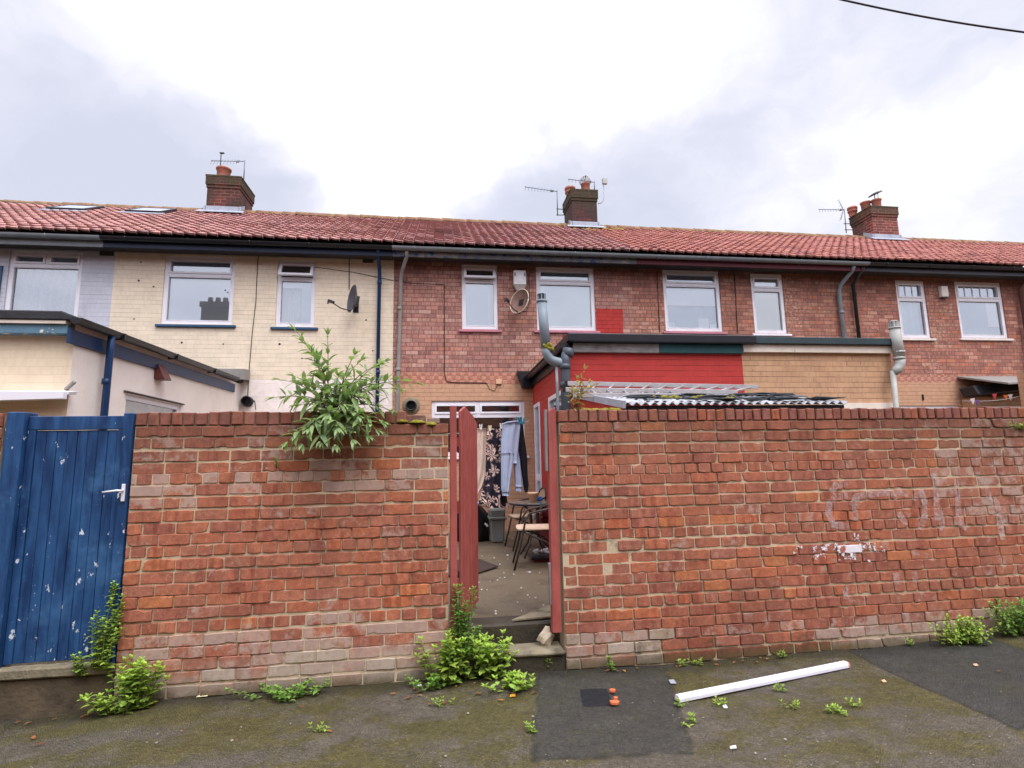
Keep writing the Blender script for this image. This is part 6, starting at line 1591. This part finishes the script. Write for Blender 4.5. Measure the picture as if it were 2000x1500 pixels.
# litter: paper, butts, dead leaves, each too small to name alone
mb = MB(); r = random.Random(77)
for i in range(150):
    px, py = r.uniform(20, 1990), 1500-230*r.random()**1.5; p = G(px, py)
    if p.y > 4.12: continue
    z = ground_h(p.x, p.y)+.006; w = r.uniform(.002, .006)*(1.8 if r.random() < .05 else 1)
    mb.lathe((p.x, p.y, z-.004), [(w, 0), (w*1.05, w*.5), (w*.5, w*.95)], 5)
tag(mb.build('gravel', paint('pale_grit', C(150, 142, 126), .9, .5, 60, .2)), 'scattered pale grit and tiny stones over the alley', 'gravel', kind='stuff')
mb = MB(); mb.smooth = True
spots = [(r.uniform(60, 330), r.uniform(1350, 1395)) for _ in range(13)]+[(r.uniform(800, 1060), r.uniform(1335, 1375)) for _ in range(16)]+[(r.uniform(1150, 1650), r.uniform(1272, 1300)) for _ in range(14)]+[(r.uniform(0, 1990), r.uniform(1300, 1490)) for _ in range(16)]
for (px, py) in spots:
    p = G(px, py)
    if p.y > 4.16: p.y = 4.12
    b = r.uniform(.5, 1.25); mb.col = (b, b*r.uniform(.8, 1.15), b*r.uniform(.6, 1), 1); a0 = r.uniform(0, 6.28); L = r.uniform(.02, .055); leaf(mb, (p.x, p.y, ground_h(p.x, p.y)+.012), (math.cos(a0), math.sin(a0), .1), (r.uniform(-.3, .3), 0, 1), L, L*.5, .1)
tag(mb.build('leaf_litter', m_dead, fixn=False), 'dead brown and yellow leaf scraps scattered along the alley', 'leaf litter', kind='stuff')
for i, (px, py, sx_, sy_, mt, lb) in enumerate(((1313, 1329, .03, .045, m_lead, 'small grey lid lying above the left end of the strip'), (1432, 1465, .028, .012, m_box_white, 'bent white scrap lying right of the square patch'), (1416, 1380, .018, .022, m_box_white, 'small white scrap below the plastic strip'), (1726, 1328, .02, .018, m_tan_pot, 'pale scrap lying on the edge of the black patch'),
                                           (1906, 1302, .022, .018, m_tan_pot, 'beige scrap lying in the middle of the black patch'), (818, 1342, .025, .018, m_box_white, 'white scrap among weeds at the left wall corner'), (1001, 1357, .03, .02, paint('orange_wrapper', C(214, 150, 50), .5), 'orange wrapper scrap among the low weeds at the step'), (396, 1361, .055, .014, m_bl_cream, 'pale yellow leaf shaped scrap at the left wall foot'))):
    sx_ *= .7; sy_ *= .7
    p = gz(px, py); mb = MB(); mb.prism([(p.x-sx_, p.y-sy_*.6, p.z+.008), (p.x+sx_*.8, p.y-sy_, p.z+.010), (p.x+sx_, p.y+sy_*.7, p.z+.016), (p.x-sx_*.6, p.y+sy_, p.z+.012)], (0, 0, .004)); tag(mb.build('scrap', mt), lb, 'scrap', 'scraps of litter on the alley')

# ------------------------------------------------------------------ the terrace behind the photographer, seen mirrored in the panes
op = thing('terraced_house', 'dark terraced house across the alley, mirrored as a roofline and chimney in the window panes', 'house', (-8, -12, 0))
mb = MB(); mb.box(-45, 45, -15, -8, -.1, 6.6); mb.build('wall', m_wall_next, op)
mb = MB(); mb.prism([(-45, -15.3, 6.5), (-45, -7.7, 6.5), (-45, -11.5, 9.5)], (90, 0, 0)); ro = mb.build('roof', m_tile_far, op)
for cx in (-12.4, 62):
    mb = MB(); mb.box(cx-.7, cx+.7, -11.9, -11.1, 8.6, 10.4); mb.box(cx-.78, cx+.78, -11.98, -11.02, 10.402, 10.7)
    for k in (-.4, 0, .4): mb.lathe((cx+k, -11.5, 10.7), [(.15, 0), (.13, .35)], 12)
    mb.build('chimney', m_chim[2], ro)

# ================================================================== SKY AND LIGHT
world = bpy.data.worlds.new('World'); scene.world = world; world.use_nodes = True
class NW(N):
    def __init__(s, w): s.t = w.node_tree; s.t.nodes.clear(); s.out = s.t.nodes.new('ShaderNodeOutputWorld')
n = NW(world); gen = n.new('TexCoord').outputs['Generated']; dirv = n.vmath('NORMALIZE', gen)
sun_el, sun_az = rad(55), rad(150)
sky = n.new('TexSky'); sky.sky_type = 'NISHITA'; sky.sun_disc = False; sky.sun_elevation = sun_el; sky.sun_rotation = sun_az
wv = n.vmath('ADD', dirv, n.vmath('SCALE', n.vmath('SUBTRACT', n.noise(dirv, 3.2, 5, .55, col=True), (.5, .5, .5)), None))
sc = n.t.nodes[-1]
for nd in n.t.nodes:
    if nd.bl_idname == 'ShaderNodeVectorMath' and nd.operation == 'SCALE': nd.inputs['Scale'].default_value = .27
wv = n.vmath('NORMALIZE', wv)
acc = None
def gauss(px, py, sig, amp):
    d = ray(px, py).normalized(); dot = n.vmath('DOT_PRODUCT', wv, tuple(d)); k = 1/(1-math.cos(sig))
    return n.math('MULTIPLY', n.math('EXPONENT', n.math('MULTIPLY', n.math('SUBTRACT', dot, 1), k)), amp)
for px, py, sig, amp in ((380, 40, .16, .8), (560, 110, .13, .75), (760, 190, .17, 1.1), (720, 330, .10, .6), (880, 130, .13, .7), (1050, 60, .17, .7), (1250, 40, .16, .6), (940, 230, .08, .4), (1130, 110, .12, .5), (1330, 300, .05, .2), (1850, 210, .14, .3), (1650, 330, .12, .28), (1480, 410, .08, .3), (0, 0, .2, .3), (1560, 120, .2, .22), (1960, 330, .12, .35),
                         (800, 0, .085, -.65), (960, 0, .06, -.3), (250, 230, .16, -.55), (500, 230, .11, -.5), (560, 330, .09, -.35), (80, 180, .2, -.3), (1150, 290, .17, -.5), (1000, 340, .09, -.35), (1500, 210, .14, -.2), (1900, 30, .14, -.15), (1300, 200, .13, -.2)):
    g_ = gauss(px, py, sig, amp); acc = g_ if acc is None else n.math('ADD', acc, g_)
tex = n.noise(n.vmath('MULTIPLY', wv, (1, 1, 1.8)), 2.6, 9, .56)
t2 = n.noise(n.vmath('MULTIPLY', wv, (1, 1, 2.2)), 6.5, 6, .6)
val = n.math('ADD', n.math('ADD', acc, n.math('MULTIPLY_ADD', t2, .7, -.35)), n.math('MULTIPLY_ADD', tex, 1.1, -.24))
cloud = n.ramp(val, [(.0, C(204, 208, 224)), (.28, C(216, 218, 233)), (.52, C(233, 233, 244)), (.78, C(252, 253, 255)), (1.0, (1.22, 1.22, 1.24, 1))])
bg = n.new('Background'); bg.inputs['Strength'].default_value = .1
SKY_K = 6.1
dz_ = n.sep(dirv)
boost = n.math('MULTIPLY', n.math('MULTIPLY_ADD', n.sm(dz_[2], .68, .98), 2.6, 1), n.math('MULTIPLY_ADD', n.sm(dz_[1], .1, -.5), .9, 1))
cl10 = n.vmath('SCALE', n.vmath('MULTIPLY', cloud, n.comb(boost, boost, boost))); n.t.nodes[-1].inputs['Scale'].default_value = SKY_K
mixc = n.mix(.94, sky.outputs[0], cl10)
n.t.links.new(mixc, bg.inputs[0]); n.t.links.new(bg.outputs[0], n.out.inputs[0])

sl = bpy.data.lights.new('sun', 'SUN'); sl.energy = 1.15; sl.angle = rad(35); sl.color = (1, .97, .93)
so_ = bpy.data.objects.new('sun', sl); COL.objects.link(so_)
v = Vector((math.sin(sun_az)*math.cos(sun_el), math.cos(sun_az)*math.cos(sun_el), math.sin(sun_el)))
so_.rotation_euler = v.to_track_quat('Z', 'Y').to_euler(); so_.location = (0, -5, 12)

vs = scene.view_settings; vs.view_transform = 'Standard'; vs.look = 'None'; vs.gamma = 1; vs.use_curve_mapping = False; vs.exposure = 0.96
scene.cycles.use_denoising = True
scene.cycles.max_bounces = 6; scene.cycles.diffuse_bounces = 3; scene.cycles.glossy_bounces = 3; scene.cycles.transparent_max_bounces = 12
scene.cycles.caustics_reflective = False; scene.cycles.caustics_refractive = False
